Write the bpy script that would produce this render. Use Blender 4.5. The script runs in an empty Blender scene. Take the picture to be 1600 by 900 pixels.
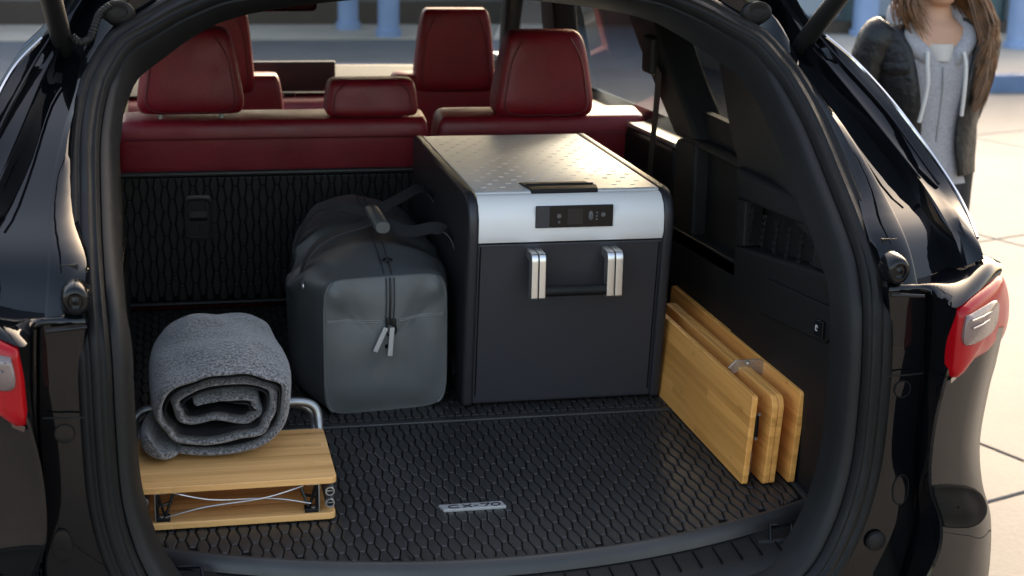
import bpy, bmesh, math, random
from mathutils import Vector, Matrix, noise
random.seed(7)
D = bpy.data
SC = bpy.context.scene
COL = SC.collection

# ------------------------------------------------------------------ camera
# frame: x right, y forward (car's nose), z up, z = 0 is the cargo floor, ground 0.80 below
GZ = -0.80
CAM = Vector((-0.49993, -2.16939, 1.11518))
YAW, PITCH, ROLL, FPX = 0.214784, 0.259558, 0.019078, 2451.55
_f = Vector((math.sin(YAW)*math.cos(PITCH), math.cos(YAW)*math.cos(PITCH), -math.sin(PITCH)))
_r0 = Vector((math.cos(YAW), -math.sin(YAW), 0)); _u0 = _r0.cross(_f)
_r = _r0*math.cos(ROLL)+_u0*math.sin(ROLL); _u = _u0*math.cos(ROLL)-_r0*math.sin(ROLL)
cd = D.cameras.new('camera'); co = D.objects.new('camera', cd); COL.objects.link(co)
cd.sensor_width = 36; cd.lens = FPX/1600*36; cd.clip_start = .05; cd.clip_end = 2000
co.matrix_world = Matrix(((_r.x, _u.x, -_f.x, CAM.x), (_r.y, _u.y, -_f.y, CAM.y), (_r.z, _u.z, -_f.z, CAM.z), (0, 0, 0, 1)))
cd.dof.use_dof = True; cd.dof.focus_distance = 3.0; cd.dof.aperture_fstop = 5.6
SC.camera = co
SC.render.resolution_x = 1024; SC.render.resolution_y = 576

# ------------------------------------------------------------------ sky, sun, exposure
SUN_EL, SUN_AZ = math.radians(25), math.radians(30)      # azimuth from +y towards +x
w = D.worlds.new('World'); SC.world = w; w.use_nodes = True
nt = w.node_tree; bg = nt.nodes['Background']
sky = nt.nodes.new('ShaderNodeTexSky'); sky.sky_type = 'NISHITA'; sky.sun_disc = False
sky.sun_elevation = SUN_EL; sky.sun_rotation = SUN_AZ
sky.air_density = 1.0; sky.dust_density = 4.0; sky.ozone_density = 1.0
nt.links.new(sky.outputs[0], bg.inputs[0]); bg.inputs[1].default_value = 0.15
sd = D.lights.new('sun', 'SUN'); so = D.objects.new('sun', sd); COL.objects.link(so)
sd.energy = 1.5; sd.angle = math.radians(10); sd.color = (1, .955, .88)
sv = Vector((math.sin(SUN_AZ)*math.cos(SUN_EL), math.cos(SUN_AZ)*math.cos(SUN_EL), math.sin(SUN_EL)))
so.rotation_euler = sv.to_track_quat('Z', 'Y').to_euler(); so.location = sv*30
SC.view_settings.view_transform = 'Standard'; SC.view_settings.look = 'None'
SC.view_settings.exposure = 2.2; SC.view_settings.gamma = 1
SC.view_settings.use_white_balance = True; SC.view_settings.white_balance_temperature = 8100; SC.view_settings.white_balance_tint = 12
SC.render.engine = 'CYCLES'

def at(px, py, ax, val):
    d = _f*FPX+_r*(px-800)-_u*(py-450)
    t = (val-CAM[ax])/d[ax]
    return CAM+d*t

# ------------------------------------------------------------------ materials
def lk(nt, a, b): nt.links.new(a, b)
def pmat(name, col, rough=.5, metal=0, coat=0, bump=None, var=None, spec=.5, sheen=0, rvar=None, coatr=.03):
    m = D.materials.new(name); m.use_nodes = True
    nt = m.node_tree; b = nt.nodes['Principled BSDF']
    b.inputs['Base Color'].default_value = (*col, 1); b.inputs['Roughness'].default_value = rough
    b.inputs['Metallic'].default_value = metal; b.inputs['Coat Weight'].default_value = coat
    b.inputs['Coat Roughness'].default_value = coatr
    b.inputs['Specular IOR Level'].default_value = spec; b.inputs['Sheen Weight'].default_value = sheen
    tc = nt.nodes.new('ShaderNodeTexCoord')
    if bump:
        n = nt.nodes.new('ShaderNodeTexNoise'); n.inputs['Scale'].default_value = bump[0]; n.inputs['Detail'].default_value = 3
        bp = nt.nodes.new('ShaderNodeBump'); bp.inputs['Strength'].default_value = bump[1]; bp.inputs['Distance'].default_value = bump[2] if len(bump) > 2 else .001
        lk(nt, tc.outputs['Object'], n.inputs['Vector']); lk(nt, n.outputs['Fac'], bp.inputs['Height']); lk(nt, bp.outputs[0], b.inputs['Normal'])
    if var:
        n = nt.nodes.new('ShaderNodeTexNoise'); n.inputs['Scale'].default_value = var[0]; n.inputs['Detail'].default_value = 5
        lk(nt, tc.outputs['Object'], n.inputs['Vector'])
        rp = nt.nodes.new('ShaderNodeValToRGB')
        a = var[1]; rp.color_ramp.elements[0].position = .3; rp.color_ramp.elements[1].position = .7
        rp.color_ramp.elements[0].color = (*[c*(1-a) for c in col], 1); rp.color_ramp.elements[1].color = (*[min(1, c*(1+a)) for c in col], 1)
        lk(nt, n.outputs['Fac'], rp.inputs[0]); lk(nt, rp.outputs[0], b.inputs['Base Color'])
    if rvar:
        n = nt.nodes.new('ShaderNodeTexNoise'); n.inputs['Scale'].default_value = rvar[0]; n.inputs['Detail'].default_value = 4
        lk(nt, tc.outputs['Object'], n.inputs['Vector'])
        mr = nt.nodes.new('ShaderNodeMapRange'); mr.inputs[1].default_value = .3; mr.inputs[2].default_value = .7
        mr.inputs[3].default_value = max(0, rough-rvar[1]); mr.inputs[4].default_value = rough+rvar[1]
        lk(nt, n.outputs['Fac'], mr.inputs[0]); lk(nt, mr.outputs[0], b.inputs['Roughness'])
    return m
def glassmat(name, tint, refl=1.0):
    m = D.materials.new(name); m.use_nodes = True; nt = m.node_tree
    nt.nodes.remove(nt.nodes['Principled BSDF'])
    t = nt.nodes.new('ShaderNodeBsdfTransparent'); t.inputs[0].default_value = (*tint, 1)
    g = nt.nodes.new('ShaderNodeBsdfGlossy'); g.inputs['Roughness'].default_value = .01
    lw = nt.nodes.new('ShaderNodeLayerWeight'); lw.inputs[0].default_value = .5
    pw = nt.nodes.new('ShaderNodeMath'); pw.operation = 'POWER'; pw.inputs[1].default_value = 5; lk(nt, lw.outputs['Facing'], pw.inputs[0])
    fr = nt.nodes.new('ShaderNodeMath'); fr.operation = 'MULTIPLY_ADD'; fr.inputs[1].default_value = .9; fr.inputs[2].default_value = .05; lk(nt, pw.outputs[0], fr.inputs[0])
    mx = nt.nodes.new('ShaderNodeMixShader')
    lk(nt, fr.outputs[0], mx.inputs[0]); lk(nt, t.outputs[0], mx.inputs[1]); lk(nt, g.outputs[0], mx.inputs[2])
    lk(nt, mx.outputs[0], nt.nodes['Material Output'].inputs[0])
    return m
def bamboo(name, ax, base=(.56, .33, .125), strip=.019):
    m = D.materials.new(name); m.use_nodes = True; nt = m.node_tree; b = nt.nodes['Principled BSDF']
    tc = nt.nodes.new('ShaderNodeTexCoord'); mp = nt.nodes.new('ShaderNodeMapping')
    sc = [90, 90, 90]; sc[ax] = 3.0; mp.inputs['Scale'].default_value = sc
    lk(nt, tc.outputs['Object'], mp.inputs[0])
    n = nt.nodes.new('ShaderNodeTexNoise'); n.inputs['Scale'].default_value = 1; n.inputs['Detail'].default_value = 4
    lk(nt, mp.outputs[0], n.inputs[0])
    # laminated strips: one random tone per strip
    sx = nt.nodes.new('ShaderNodeSeparateXYZ'); lk(nt, tc.outputs['Object'], sx.inputs[0])
    cross = 1 if ax == 0 else 2
    def mth(op, a, bb=None):
        q = nt.nodes.new('ShaderNodeMath'); q.operation = op
        if isinstance(a, (int, float)): q.inputs[0].default_value = a
        else: lk(nt, a, q.inputs[0])
        if bb is not None:
            if isinstance(bb, (int, float)): q.inputs[1].default_value = bb
            else: lk(nt, bb, q.inputs[1])
        return q.outputs[0]
    fl = mth('FLOOR', mth('DIVIDE', sx.outputs[cross], strip))
    seg = mth('FLOOR', mth('DIVIDE', mth('ADD', sx.outputs[ax], mth('MULTIPLY', fl, .37)), .9))
    cmb = nt.nodes.new('ShaderNodeCombineXYZ'); lk(nt, fl, cmb.inputs[0]); lk(nt, seg, cmb.inputs[1])
    wn = nt.nodes.new('ShaderNodeTexWhiteNoise'); wn.noise_dimensions = '3D'; lk(nt, cmb.outputs[0], wn.inputs[0])
    # darker node marks
    mp2 = nt.nodes.new('ShaderNodeMapping'); sc2 = [55, 55, 55]; sc2[ax] = 16; mp2.inputs['Scale'].default_value = sc2
    lk(nt, tc.outputs['Object'], mp2.inputs[0])
    n2 = nt.nodes.new('ShaderNodeTexNoise'); n2.inputs['Scale'].default_value = 1; n2.inputs['Detail'].default_value = 2; lk(nt, mp2.outputs[0], n2.inputs[0])
    mark = nt.nodes.new('ShaderNodeMapRange'); mark.inputs[1].default_value = .68; mark.inputs[2].default_value = .80; lk(nt, n2.outputs['Fac'], mark.inputs[0])
    v = mth('ADD', mth('MULTIPLY', n.outputs['Fac'], .80), mth('MULTIPLY', wn.outputs['Value'], .38))
    v = mth('SUBTRACT', v, mth('MULTIPLY', mark.outputs[0], .4))
    rp = nt.nodes.new('ShaderNodeValToRGB'); e = rp.color_ramp.elements
    e[0].position = .10; e[0].color = (base[0]*.38, base[1]*.33, base[2]*.26, 1); e[1].position = .78; e[1].color = (*[min(1, c*1.18) for c in base], 1)
    q = e.new(.35); q.color = (base[0]*.85, base[1]*.78, base[2]*.7, 1)
    lk(nt, v, rp.inputs[0]); lk(nt, rp.outputs[0], b.inputs['Base Color'])
    b.inputs['Roughness'].default_value = .42
    bp = nt.nodes.new('ShaderNodeBump'); bp.inputs['Strength'].default_value = .15; bp.inputs['Distance'].default_value = .0004
    lk(nt, n.outputs['Fac'], bp.inputs['Height']); lk(nt, bp.outputs[0], b.inputs['Normal'])
    return m
def wool(name):
    m = pmat(name, (.11, .105, .11), .95, sheen=.4)
    nt = m.node_tree; b = nt.nodes['Principled BSDF']; tc = nt.nodes.new('ShaderNodeTexCoord')
    n = nt.nodes.new('ShaderNodeTexNoise'); n.inputs['Scale'].default_value = 230; n.inputs['Detail'].default_value = 6; n.inputs['Roughness'].default_value = .7
    lk(nt, tc.outputs['Object'], n.inputs['Vector'])
    rp = nt.nodes.new('ShaderNodeValToRGB'); e = rp.color_ramp.elements
    e[0].position = .40; e[0].color = (.03, .029, .031, 1); e[1].position = .62; e[1].color = (.30, .285, .285, 1)
    lk(nt, n.outputs['Fac'], rp.inputs[0]); lk(nt, rp.outputs[0], b.inputs['Base Color'])
    n2 = nt.nodes.new('ShaderNodeTexNoise'); n2.inputs['Scale'].default_value = 160; n2.inputs['Detail'].default_value = 8; lk(nt, tc.outputs['Object'], n2.inputs['Vector'])
    bp = nt.nodes.new('ShaderNodeBump'); bp.inputs['Strength'].default_value = .8; bp.inputs['Distance'].default_value = .004
    lk(nt, n2.outputs['Fac'], bp.inputs['Height']); lk(nt, bp.outputs[0], b.inputs['Normal'])
    return m
def brushed(name, col, rough, ax, spread=.12):
    m = pmat(name, col, rough, 1); nt = m.node_tree; b = nt.nodes['Principled BSDF']; tc = nt.nodes.new('ShaderNodeTexCoord')
    mp = nt.nodes.new('ShaderNodeMapping'); s = [900, 900, 900]; s[ax] = 8; mp.inputs['Scale'].default_value = s
    lk(nt, tc.outputs['Object'], mp.inputs[0]); n = nt.nodes.new('ShaderNodeTexNoise'); n.inputs['Scale'].default_value = 1; lk(nt, mp.outputs[0], n.inputs[0])
    mr = nt.nodes.new('ShaderNodeMapRange'); mr.inputs[3].default_value = rough-spread; mr.inputs[4].default_value = rough+spread
    lk(nt, n.outputs['Fac'], mr.inputs[0]); lk(nt, mr.outputs[0], b.inputs['Roughness'])
    return m

M = {}
M['paint'] = pmat('black_paint', (.0025, .003, .004), .5, coat=.8, coatr=.012, bump=(9, .012, .002), spec=0)
M['plastic'] = pmat('trim_plastic', (.0095, .0098, .010), .55, spec=.28, bump=(700, .25, .0006), var=(30, .12))
M['plastic_dark'] = pmat('dark_trim_plastic', (.007, .007, .0073), .6, spec=.3, bump=(700, .25, .0006))
M['rubber'] = pmat('seal_rubber', (.007, .0071, .0073), .55, spec=.28, bump=(300, .12, .0006), rvar=(25, .08))
M['gloss_black'] = pmat('gloss_black', (.006, .006, .007), .14, spec=.3)
M['leather'] = pmat('red_leather', (.22, .009, .018), .42, bump=(260, .45, .0016), var=(10, .16), rvar=(14, .09))
M['leather_seam'] = pmat('red_leather_seam', (.11, .006, .011), .5)
M['mat'] = pmat('mat_rubber', (.026, .025, .0245), .40, bump=(500, .3, .0008), var=(9, .18), rvar=(12, .07))
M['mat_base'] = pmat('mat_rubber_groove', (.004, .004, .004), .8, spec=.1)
M['charcoal'] = pmat('charcoal_shell', (.03, .03, .036), .48, bump=(900, .3, .0006))
M['charcoal_side'] = pmat('charcoal_frame', (.02, .02, .024), .42, bump=(900, .3, .0006))
M['alu'] = brushed('brushed_aluminium', (.8, .79, .77), .36, 0)
M['lid'] = pmat('anodised_lid', (.62, .62, .615), .42, metal=.2, bump=(1200, .1, .0003))
M['alu_panel'] = pmat('satin_silver_panel', (.80, .785, .765), .45, metal=.05, bump=(1200, .1, .0003))
M['steel'] = pmat('steel', (.55, .53, .51), .36, metal=.9, rvar=(60, .1))
M['tube'] = pmat('grey_aluminium_tube', (.34, .35, .36), .38, metal=.85, rvar=(80, .08))
M['black_metal'] = pmat('black_metal', (.01, .01, .01), .3, metal=.3)
M['bag'] = pmat('coated_bag_fabric', (.098, .104, .104), .44, bump=(900, .35, .0008), var=(7, .12), rvar=(18, .06))
M['bag_dark'] = pmat('bag_body_fabric', (.085, .09, .09), .48, bump=(900, .35, .0008), var=(7, .12))
M['webbing'] = pmat('webbing', (.027, .027, .028), .7, bump=(800, .6, .001))
M['thread'] = pmat('grey_thread', (.26, .265, .265), .7)
M['zip_pull'] = pmat('zip_pull_metal', (.46, .46, .46), .42, metal=.45)
M['bamboo_x'] = bamboo('bamboo_stool', 0, base=(.80, .435, .17))
M['bamboo_y'] = bamboo('bamboo_table', 1, base=(.80, .365, .10))
M['wool'] = wool('grey_wool')
M['lining'] = pmat('black_lining', (.012, .012, .013), .6, bump=(60, .4, .004))
M['glass'] = glassmat('window_glass', (.62, .66, .66))
M['glass_tint'] = glassmat('privacy_glass', (.07, .075, .078))
M['lamp_red'] = pmat('lamp_red', (.34, .002, .006), .28, coat=.15, spec=.25)
M['lamp_clear'] = pmat('lamp_clear', (.17, .12, .115), .25, metal=.2, coat=.4, bump=(60, .3, .003))
M['lamp_dark'] = pmat('lamp_dark', (.03, .004, .006), .12, coat=1)
M['chrome'] = pmat('chrome', (.72, .72, .72), .12, metal=1)
M['beige_strip'] = pmat('bright_window_strip', (.55, .55, .52), .3, metal=.8)
M['belt'] = pmat('belt_webbing', (.025, .018, .016), .7)
M['screen'] = pmat('dark_screen', (.006, .0065, .009), .3)
M['white_mark'] = pmat('white_print', (.6, .6, .6), .5)
M['grey_mark'] = pmat('grey_print', (.10, .10, .10), .5)
M['hairm'] = pmat('brown_hair', (.15, .068, .028), .45, var=(25, .5))
M['skin'] = pmat('skin', (.50, .27, .17), .5, var=(20, .06))
M['jacket'] = pmat('black_leather_jacket', (.006, .0058, .0065), .42, bump=(45, .7, .006), spec=.4)
M['hoodie'] = pmat('grey_hoodie', (.33, .32, .335), .95, bump=(250, .5, .002), var=(120, .14))
M['cord'] = pmat('white_cord', (.55, .53, .5), .8)
M['tee'] = pmat('pale_tee', (.5, .46, .42), .9)
M['jeans'] = pmat('dark_trousers', (.012, .012, .014), .85)
M['shoe'] = pmat('dark_shoe', (.02, .02, .02), .5)
M['tyre'] = pmat('tyre_rubber', (.018, .018, .018), .75)

def concrete(name, base, sc=1.0, rough=.85):
    m = pmat(name, base, rough); nt = m.node_tree; b = nt.nodes['Principled BSDF']; tc = nt.nodes.new('ShaderNodeTexCoord')
    n1 = nt.nodes.new('ShaderNodeTexNoise'); n1.inputs['Scale'].default_value = .9*sc; n1.inputs['Detail'].default_value = 9; n1.inputs['Roughness'].default_value = .62
    n2 = nt.nodes.new('ShaderNodeTexNoise'); n2.inputs['Scale'].default_value = 55*sc; n2.inputs['Detail'].default_value = 5
    lk(nt, tc.outputs['Object'], n1.inputs[0]); lk(nt, tc.outputs['Object'], n2.inputs[0])
    a = nt.nodes.new('ShaderNodeMath'); a.operation = 'MULTIPLY_ADD'; a.inputs[1].default_value = .35
    lk(nt, n2.outputs['Fac'], a.inputs[0]); lk(nt, n1.outputs['Fac'], a.inputs[2])
    rp = nt.nodes.new('ShaderNodeValToRGB'); e = rp.color_ramp.elements
    e[0].position = .45; e[0].color = (*[c*.78 for c in base], 1); e[1].position = .95; e[1].color = (*[c*1.15 for c in base], 1)
    lk(nt, a.outputs[0], rp.inputs[0]); lk(nt, rp.outputs[0], b.inputs['Base Color'])
    bp = nt.nodes.new('ShaderNodeBump'); bp.inputs['Strength'].default_value = .35; bp.inputs['Distance'].default_value = .004
    lk(nt, n2.outputs['Fac'], bp.inputs['Height']); lk(nt, bp.outputs[0], b.inputs['Normal'])
    return m
M['concrete'] = concrete('pale_concrete', (.168, .160, .150))
M['joint'] = concrete('joint_dirt', (.10, .085, .07), 4)
M['asphalt'] = concrete('asphalt', (.10, .112, .125), 2)
M['sidewalk'] = concrete('sidewalk_concrete', (.42, .37, .31))
M['kerb_blue'] = pmat('blue_kerb_paint', (.10, .17, .29), .6, var=(4, .25))
M['col_blue'] = pmat('blue_column_paint', (.22, .33, .52), .5, var=(2, .12))
M['wall_brown'] = pmat('brown_base', (.06, .045, .035), .8)
M['wall_teal'] = pmat('teal_wall', (.07, .115, .125), .8, var=(1.5, .25))
M['wall_grey'] = pmat('grey_wall', (.16, .15, .135), .85, var=(1.2, .25))
M['win_bg'] = pmat('pale_window', (.22, .28, .33), .15, spec=.7)
M['frame_bg'] = pmat('dark_window_frame', (.05, .07, .08), .5)

# ------------------------------------------------------------------ mesh helpers
def origin(o):
    p = Vector((0, 0, 0))
    while o is not None: p += o.location; o = o.parent
    return p
class MB:
    def __init__(s): s.v = []; s.f = []
    def add(s, vs, fs):
        n = len(s.v); s.v += [Vector(v) for v in vs]; s.f += [tuple(i+n for i in f) for f in fs]; return s
    def box(s, c, d, R=None):
        c = Vector(c); vs = []
        for i in range(8):
            q = Vector(((1 if i & 1 else -1)*d[0]/2, (1 if i & 2 else -1)*d[1]/2, (1 if i & 4 else -1)*d[2]/2))
            if R: q = R @ q
            vs.append(c+q)
        return s.add(vs, [(0, 2, 3, 1), (4, 5, 7, 6), (0, 1, 5, 4), (2, 6, 7, 3), (0, 4, 6, 2), (1, 3, 7, 5)])
    def loft(s, loops, closed=True, caps=True, closev=False):
        n = len(loops[0]); vs = [p for l in loops for p in l]; fs = []; L = len(loops)
        for j in range(L if closev else L-1):
            k = (j+1) % L
            for i in range(n if closed else n-1):
                i2 = (i+1) % n
                fs.append((j*n+i, j*n+i2, k*n+i2, k*n+i))
        if caps and closed and not closev:
            fs.append(tuple(reversed(range(n)))); fs.append(tuple((L-1)*n+i for i in range(n)))
        return s.add(vs, fs)
    def tube(s, path, r, n=10, closed=False, caps=True):
        path = [Vector(p) for p in path]; L = len(path); loops = []
        up = None
        for i, p in enumerate(path):
            if closed: t = path[(i+1) % L]-path[i-1]
            else: t = path[min(i+1, L-1)]-path[max(i-1, 0)]
            t.normalize()
            if up is None:
                up = Vector((0, 0, 1)) if abs(t.z) < .9 else Vector((1, 0, 0))
            up = (up-t*up.dot(t)).normalized(); sd_ = t.cross(up)
            rr = r[i] if isinstance(r, (list, tuple)) else r
            loops.append([p+(up*math.cos(a)+sd_*math.sin(a))*rr for a in [2*math.pi*k/n for k in range(n)]])
        return s.loft(loops, True, caps, closed)
    def ribbon(s, path, wdirs, w, t):
        path = [Vector(p) for p in path]; L = len(path); loops = []
        for i, p in enumerate(path):
            tg = (path[min(i+1, L-1)]-path[max(i-1, 0)]).normalized()
            wd = Vector(wdirs[i] if isinstance(wdirs, list) else wdirs); wd = (wd-tg*wd.dot(tg)).normalized(); nn = tg.cross(wd)
            loops.append([p+wd*w/2+nn*t/2, p-wd*w/2+nn*t/2, p-wd*w/2-nn*t/2, p+wd*w/2-nn*t/2])
        return s.loft(loops)
    def prism(s, poly, vec):
        poly = [Vector(p) for p in poly]; vec = Vector(vec)
        return s.loft([poly, [p+vec for p in poly]])
    def build(s, name, mat, parent=None, smooth=True, bevel=None, sub=0, sharp=None, seg=2, extra=None):
        me = D.meshes.new(name); o0 = origin(parent)
        me.from_pydata([v-o0 for v in s.v], [], s.f)
        bm = bmesh.new(); bm.from_mesh(me); bmesh.ops.recalc_face_normals(bm, faces=bm.faces); bm.to_mesh(me); bm.free()
        me.materials.append(M[mat] if isinstance(mat, str) else mat)
        for p in me.polygons: p.use_smooth = smooth
        if sharp is None: sharp = 45 if not bevel and not sub else 0
        if smooth and sharp: me.set_sharp_from_angle(angle=math.radians(sharp))
        o = D.objects.new(name, me); COL.objects.link(o); o.parent = parent
        if extra: extra(o)
        if bevel:
            b = o.modifiers.new('bevel', 'BEVEL'); b.width = bevel; b.segments = seg; b.limit_method = 'ANGLE'; b.angle_limit = math.radians(35)
            wn = o.modifiers.new('wn', 'WEIGHTED_NORMAL'); wn.keep_sharp = False
        if sub:
            q = o.modifiers.new('sub', 'SUBSURF'); q.levels = sub; q.render_levels = sub
        return o
def thing(name, label, cat, loc=(0, 0, 0), group=None):
    o = D.objects.new(name, None); COL.objects.link(o); o.location = loc; o['label'] = label; o['category'] = cat
    if group: o['group'] = group
    return o
def tag(o, label, cat, group=None):
    o['label'] = label; o['category'] = cat
    if group: o['group'] = group
    return o
def struct(o): o['kind'] = 'structure'; return o
def stuff(o): o['kind'] = 'stuff'; return o
def cr(pts, n, closed=False):
    """Catmull-Rom resample, uniform in parameter"""
    pts = [Vector(p) for p in pts]; L = len(pts); out = []
    segs = L if closed else L-1
    for k in range(n):
        t = k/n*segs if closed else k/(n-1)*segs
        i = min(int(t), segs-1); u = t-i
        g = (lambda q: pts[q % L]) if closed else (lambda q: pts[max(0, min(L-1, q))])
        a, b, c, d = g(i-1), g(i), g(i+1), g(i+2)
        out.append(.5*((2*b)+(c-a)*u+(2*a-5*b+4*c-d)*u*u+(3*b-a-3*c+d)*u**3))
    return out
def resample(pts, n):
    """even arc length resample of a dense polyline"""
    d = [0]
    for a, b in zip(pts, pts[1:]): d.append(d[-1]+(b-a).length)
    out = []; j = 0
    for k in range(n):
        t = d[-1]*k/(n-1)
        while j < len(pts)-2 and d[j+1] < t: j += 1
        u = (t-d[j])/max(1e-9, d[j+1]-d[j]); out.append(pts[j].lerp(pts[j+1], min(1, u)))
    return out
def sgnpow(v, p): return math.copysign(abs(v)**p, v)
def superloop(c, hx, hy, n=28, e=.5, ax=(Vector((1, 0, 0)), Vector((0, 1, 0)))):
    return [Vector(c)+ax[0]*hx*sgnpow(math.cos(a), e)+ax[1]*hy*sgnpow(math.sin(a), e) for a in [2*math.pi*k/n for k in range(n)]]
def softblock(mb, base, up, dep, w0, w1, h, d0, d1, ex=.42, ez=5, rings=14, n=32, shear=0, wid=Vector((1, 0, 0))):
    """rounded cushion: base centre, up / depth directions, widths and depths at bottom and top"""
    up = Vector(up).normalized(); dep = Vector(dep).normalized(); loops = []
    for k in range(rings):
        a = -math.pi/2+math.pi*(k+.15)/(rings-.7); t = sgnpow(math.sin(a), .5)
        s = max(.02, (1-abs(t)**ez))**(1/ez); u = (t+1)/2
        wd = (w0+(w1-w0)*u)/2; dp = (d0+(d1-d0)*u)/2
        rr = min(wd, dp)
        loops.append(superloop(Vector(base)+up*h*u+dep*shear*u, wd-rr*.75*(1-s), dp*(.25+.75*s), n, ex, (wid, dep)))
    return mb.loft(loops)

XC = 0.01
def mir(p): return Vector((2*XC-p[0], p[1], p[2]))

# ------------------------------------------------------------------ ground, road, building
def sheet(name, x0, x1, y0, y1, z, mat, parent=None):
    return MB().add([(x0, y0, z), (x1, y0, z), (x1, y1, z), (x0, y1, z)], [(0, 1, 2, 3)]).build(name, mat, parent)
ground = struct(sheet('ground', -400, 400, -400, 500, GZ-.03, 'joint'))
apron = struct(sheet('concrete_ground', -400, 400, -400, 10.45, GZ-.016, 'concrete'))
A = math.radians(20); E1 = Vector((math.cos(A), math.sin(A), 0)); E2 = Vector((-math.sin(A), math.cos(A), 0)); SL = 2.6
slab = MB().box((0, 0, GZ-.02), (SL-.014, SL-.014, .04), Matrix.Rotation(A, 3, 'Z')).build('paving_slab', 'concrete', None, bevel=.006)
pit = struct(MB().add([Vector((0, 0, GZ-.012))+E1*SL*a+E2*SL*b for a, b in ((-3.5, -4.5), (5.5, -4.5), (5.5, 3.5), (-3.5, 3.5))], [(0, 1, 2, 3)]).build('joint_bed', 'joint'))
first = True
for i in range(-3, 6):
    for j in range(-4, 4):
        o = slab if first else slab.copy()
        if not first: COL.objects.link(o)
        first = False
        o.parent = pit
        o.location = E1*(2.97+SL*(i-.5))+E2*(1.26+SL*(j-.5))+Vector((0, 0, random.uniform(-.001, .001)))
road = struct(sheet('road', -400, 400, 10.45, 17.3, GZ-.006, 'asphalt'))
struct(MB().box((-35.8, 16.9, GZ-.02), (80, 1.6, .08)).build('pavement', 'sidewalk', bevel=.01))
struct(MB().box((44.9, 11.3, GZ+.02), (80, .2, .28)).build('kerb', 'kerb_blue', bevel=.02))
struct(MB().box((44.9, 13.2, GZ+.06), (80, 3.6, .20)).build('pavement', 'sidewalk', bevel=.01))
bl = thing('building', 'grey green building with blue columns at the far side of the road', 'building', (0, 18.2, GZ))
MB().box((-18, 20.2, GZ+2.1), (100, 4, 4.2)).build('wall', 'wall_grey', bl)
MB().box((-18, 18.15, GZ+.12), (100, .18, .3)).build('plinth', 'wall_brown', bl)
for i in range(-5, 6):
    xx = i*2.5+.6
    fr = MB().box((xx, 18.18, GZ+1.75), (1.9, .10, 2.2)).build('window', 'frame_bg', bl)
    for s in (-1, 1):
        MB().box((xx+s*.46, 18.12, GZ+1.75), (.84, .04, 2.06)).build('pane', 'win_bg', fr)
for xx, yy, rr in ((1.60, 17.1, .125), (1.98, 16.25, .125), (-3.0, 17.1, .13), (-7, 17.1, .13)):
    MB().loft([superloop((xx, yy, z), r, r, 20, .8) for z, r in ((GZ-.0, rr*1.2), (GZ+.1, rr*1.2), (GZ+.11, rr), (GZ+4.0, rr), (GZ+4.02, rr*1.25), (GZ+4.14, rr*1.25))]).build('column', 'col_blue', bl)
kio = thing('shop_front', 'low teal shop front with pale windows behind the person, on a raised pavement', 'building', (9, 15.0, GZ+.16))
MB().box((29.3, 16.2, GZ+.16+1.2), (48, 2.2, 2.4)).build('wall', 'wall_teal', kio)
MB().box((29.3, 15.05, GZ+.16+.07), (48, .12, .14)).build('plinth', 'wall_brown', kio)
for i in range(12):
    xx = 6.4+i*1.75
    fr = MB().box((xx, 15.08, GZ+.16+1.1), (1.45, .10, 1.9)).build('window', 'frame_bg', kio)
    MB().box((xx, 15.02, GZ+.16+1.1), (1.3, .04, 1.78)).build('pane', 'win_bg', fr)
for xx, yy in ((8.5, 13.45), (7.3, 14.8), (12.0, 13.45), (15.5, 13.45)):
    MB().loft([superloop((xx, yy, z), r, r, 20, .8) for z, r in ((GZ+.16, .17), (GZ+.22, .17), (GZ+.23, .14), (GZ+2.5, .14))]).build('column', 'col_blue', kio)

# ------------------------------------------------------------------ the car
suv = thing('suv', 'glossy black sport utility vehicle with open tailgate and red leather seats', 'car', (XC, 0, GZ))
def interp(tab, x):
    if x <= tab[0][0]: return tab[0][1]
    for (a, b), (c, d) in zip(tab, tab[1:]):
        if x <= c: return b+(d-b)*(x-a)/(c-a)
    return tab[-1][1]
YT = [(-.3, .19), (.30, .19), (.40, .20), (.46, .225), (.52, .31), (.57, .40), (.65, .52), (.75, .67), (.82, .755), (.88, .80), (.95, .83)]
def YZ(x, z):
    b = .14 if z < .2 else .05
    return interp(YT, z)-b*max(0, 1-(x/.67)**2)
half = [(0, .952), (.2, .948), (.40, .926), (.50, .890), (.565, .853), (.62, .818), (.646, .784), (.669, .743), (.684, .668), (.682, .569), (.676, .49), (.668, .393), (.667, .276), (.664, .17), (.655, .104), (.636, .037), (.608, -.02), (.572, -.066), (.515, -.102), (.42, -.122), (.2, -.135), (0, -.138)]
full = half+[(-x, z) for x, z in reversed(half[1:-1])]
dense = cr([(x, 0, z) for x, z in full], 700, True)
LP = resample(dense+[dense[0]], 161)[:-1]
C0 = [Vector((p.x, YZ(p.x, p.z), p.z)) for p in LP]
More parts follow.
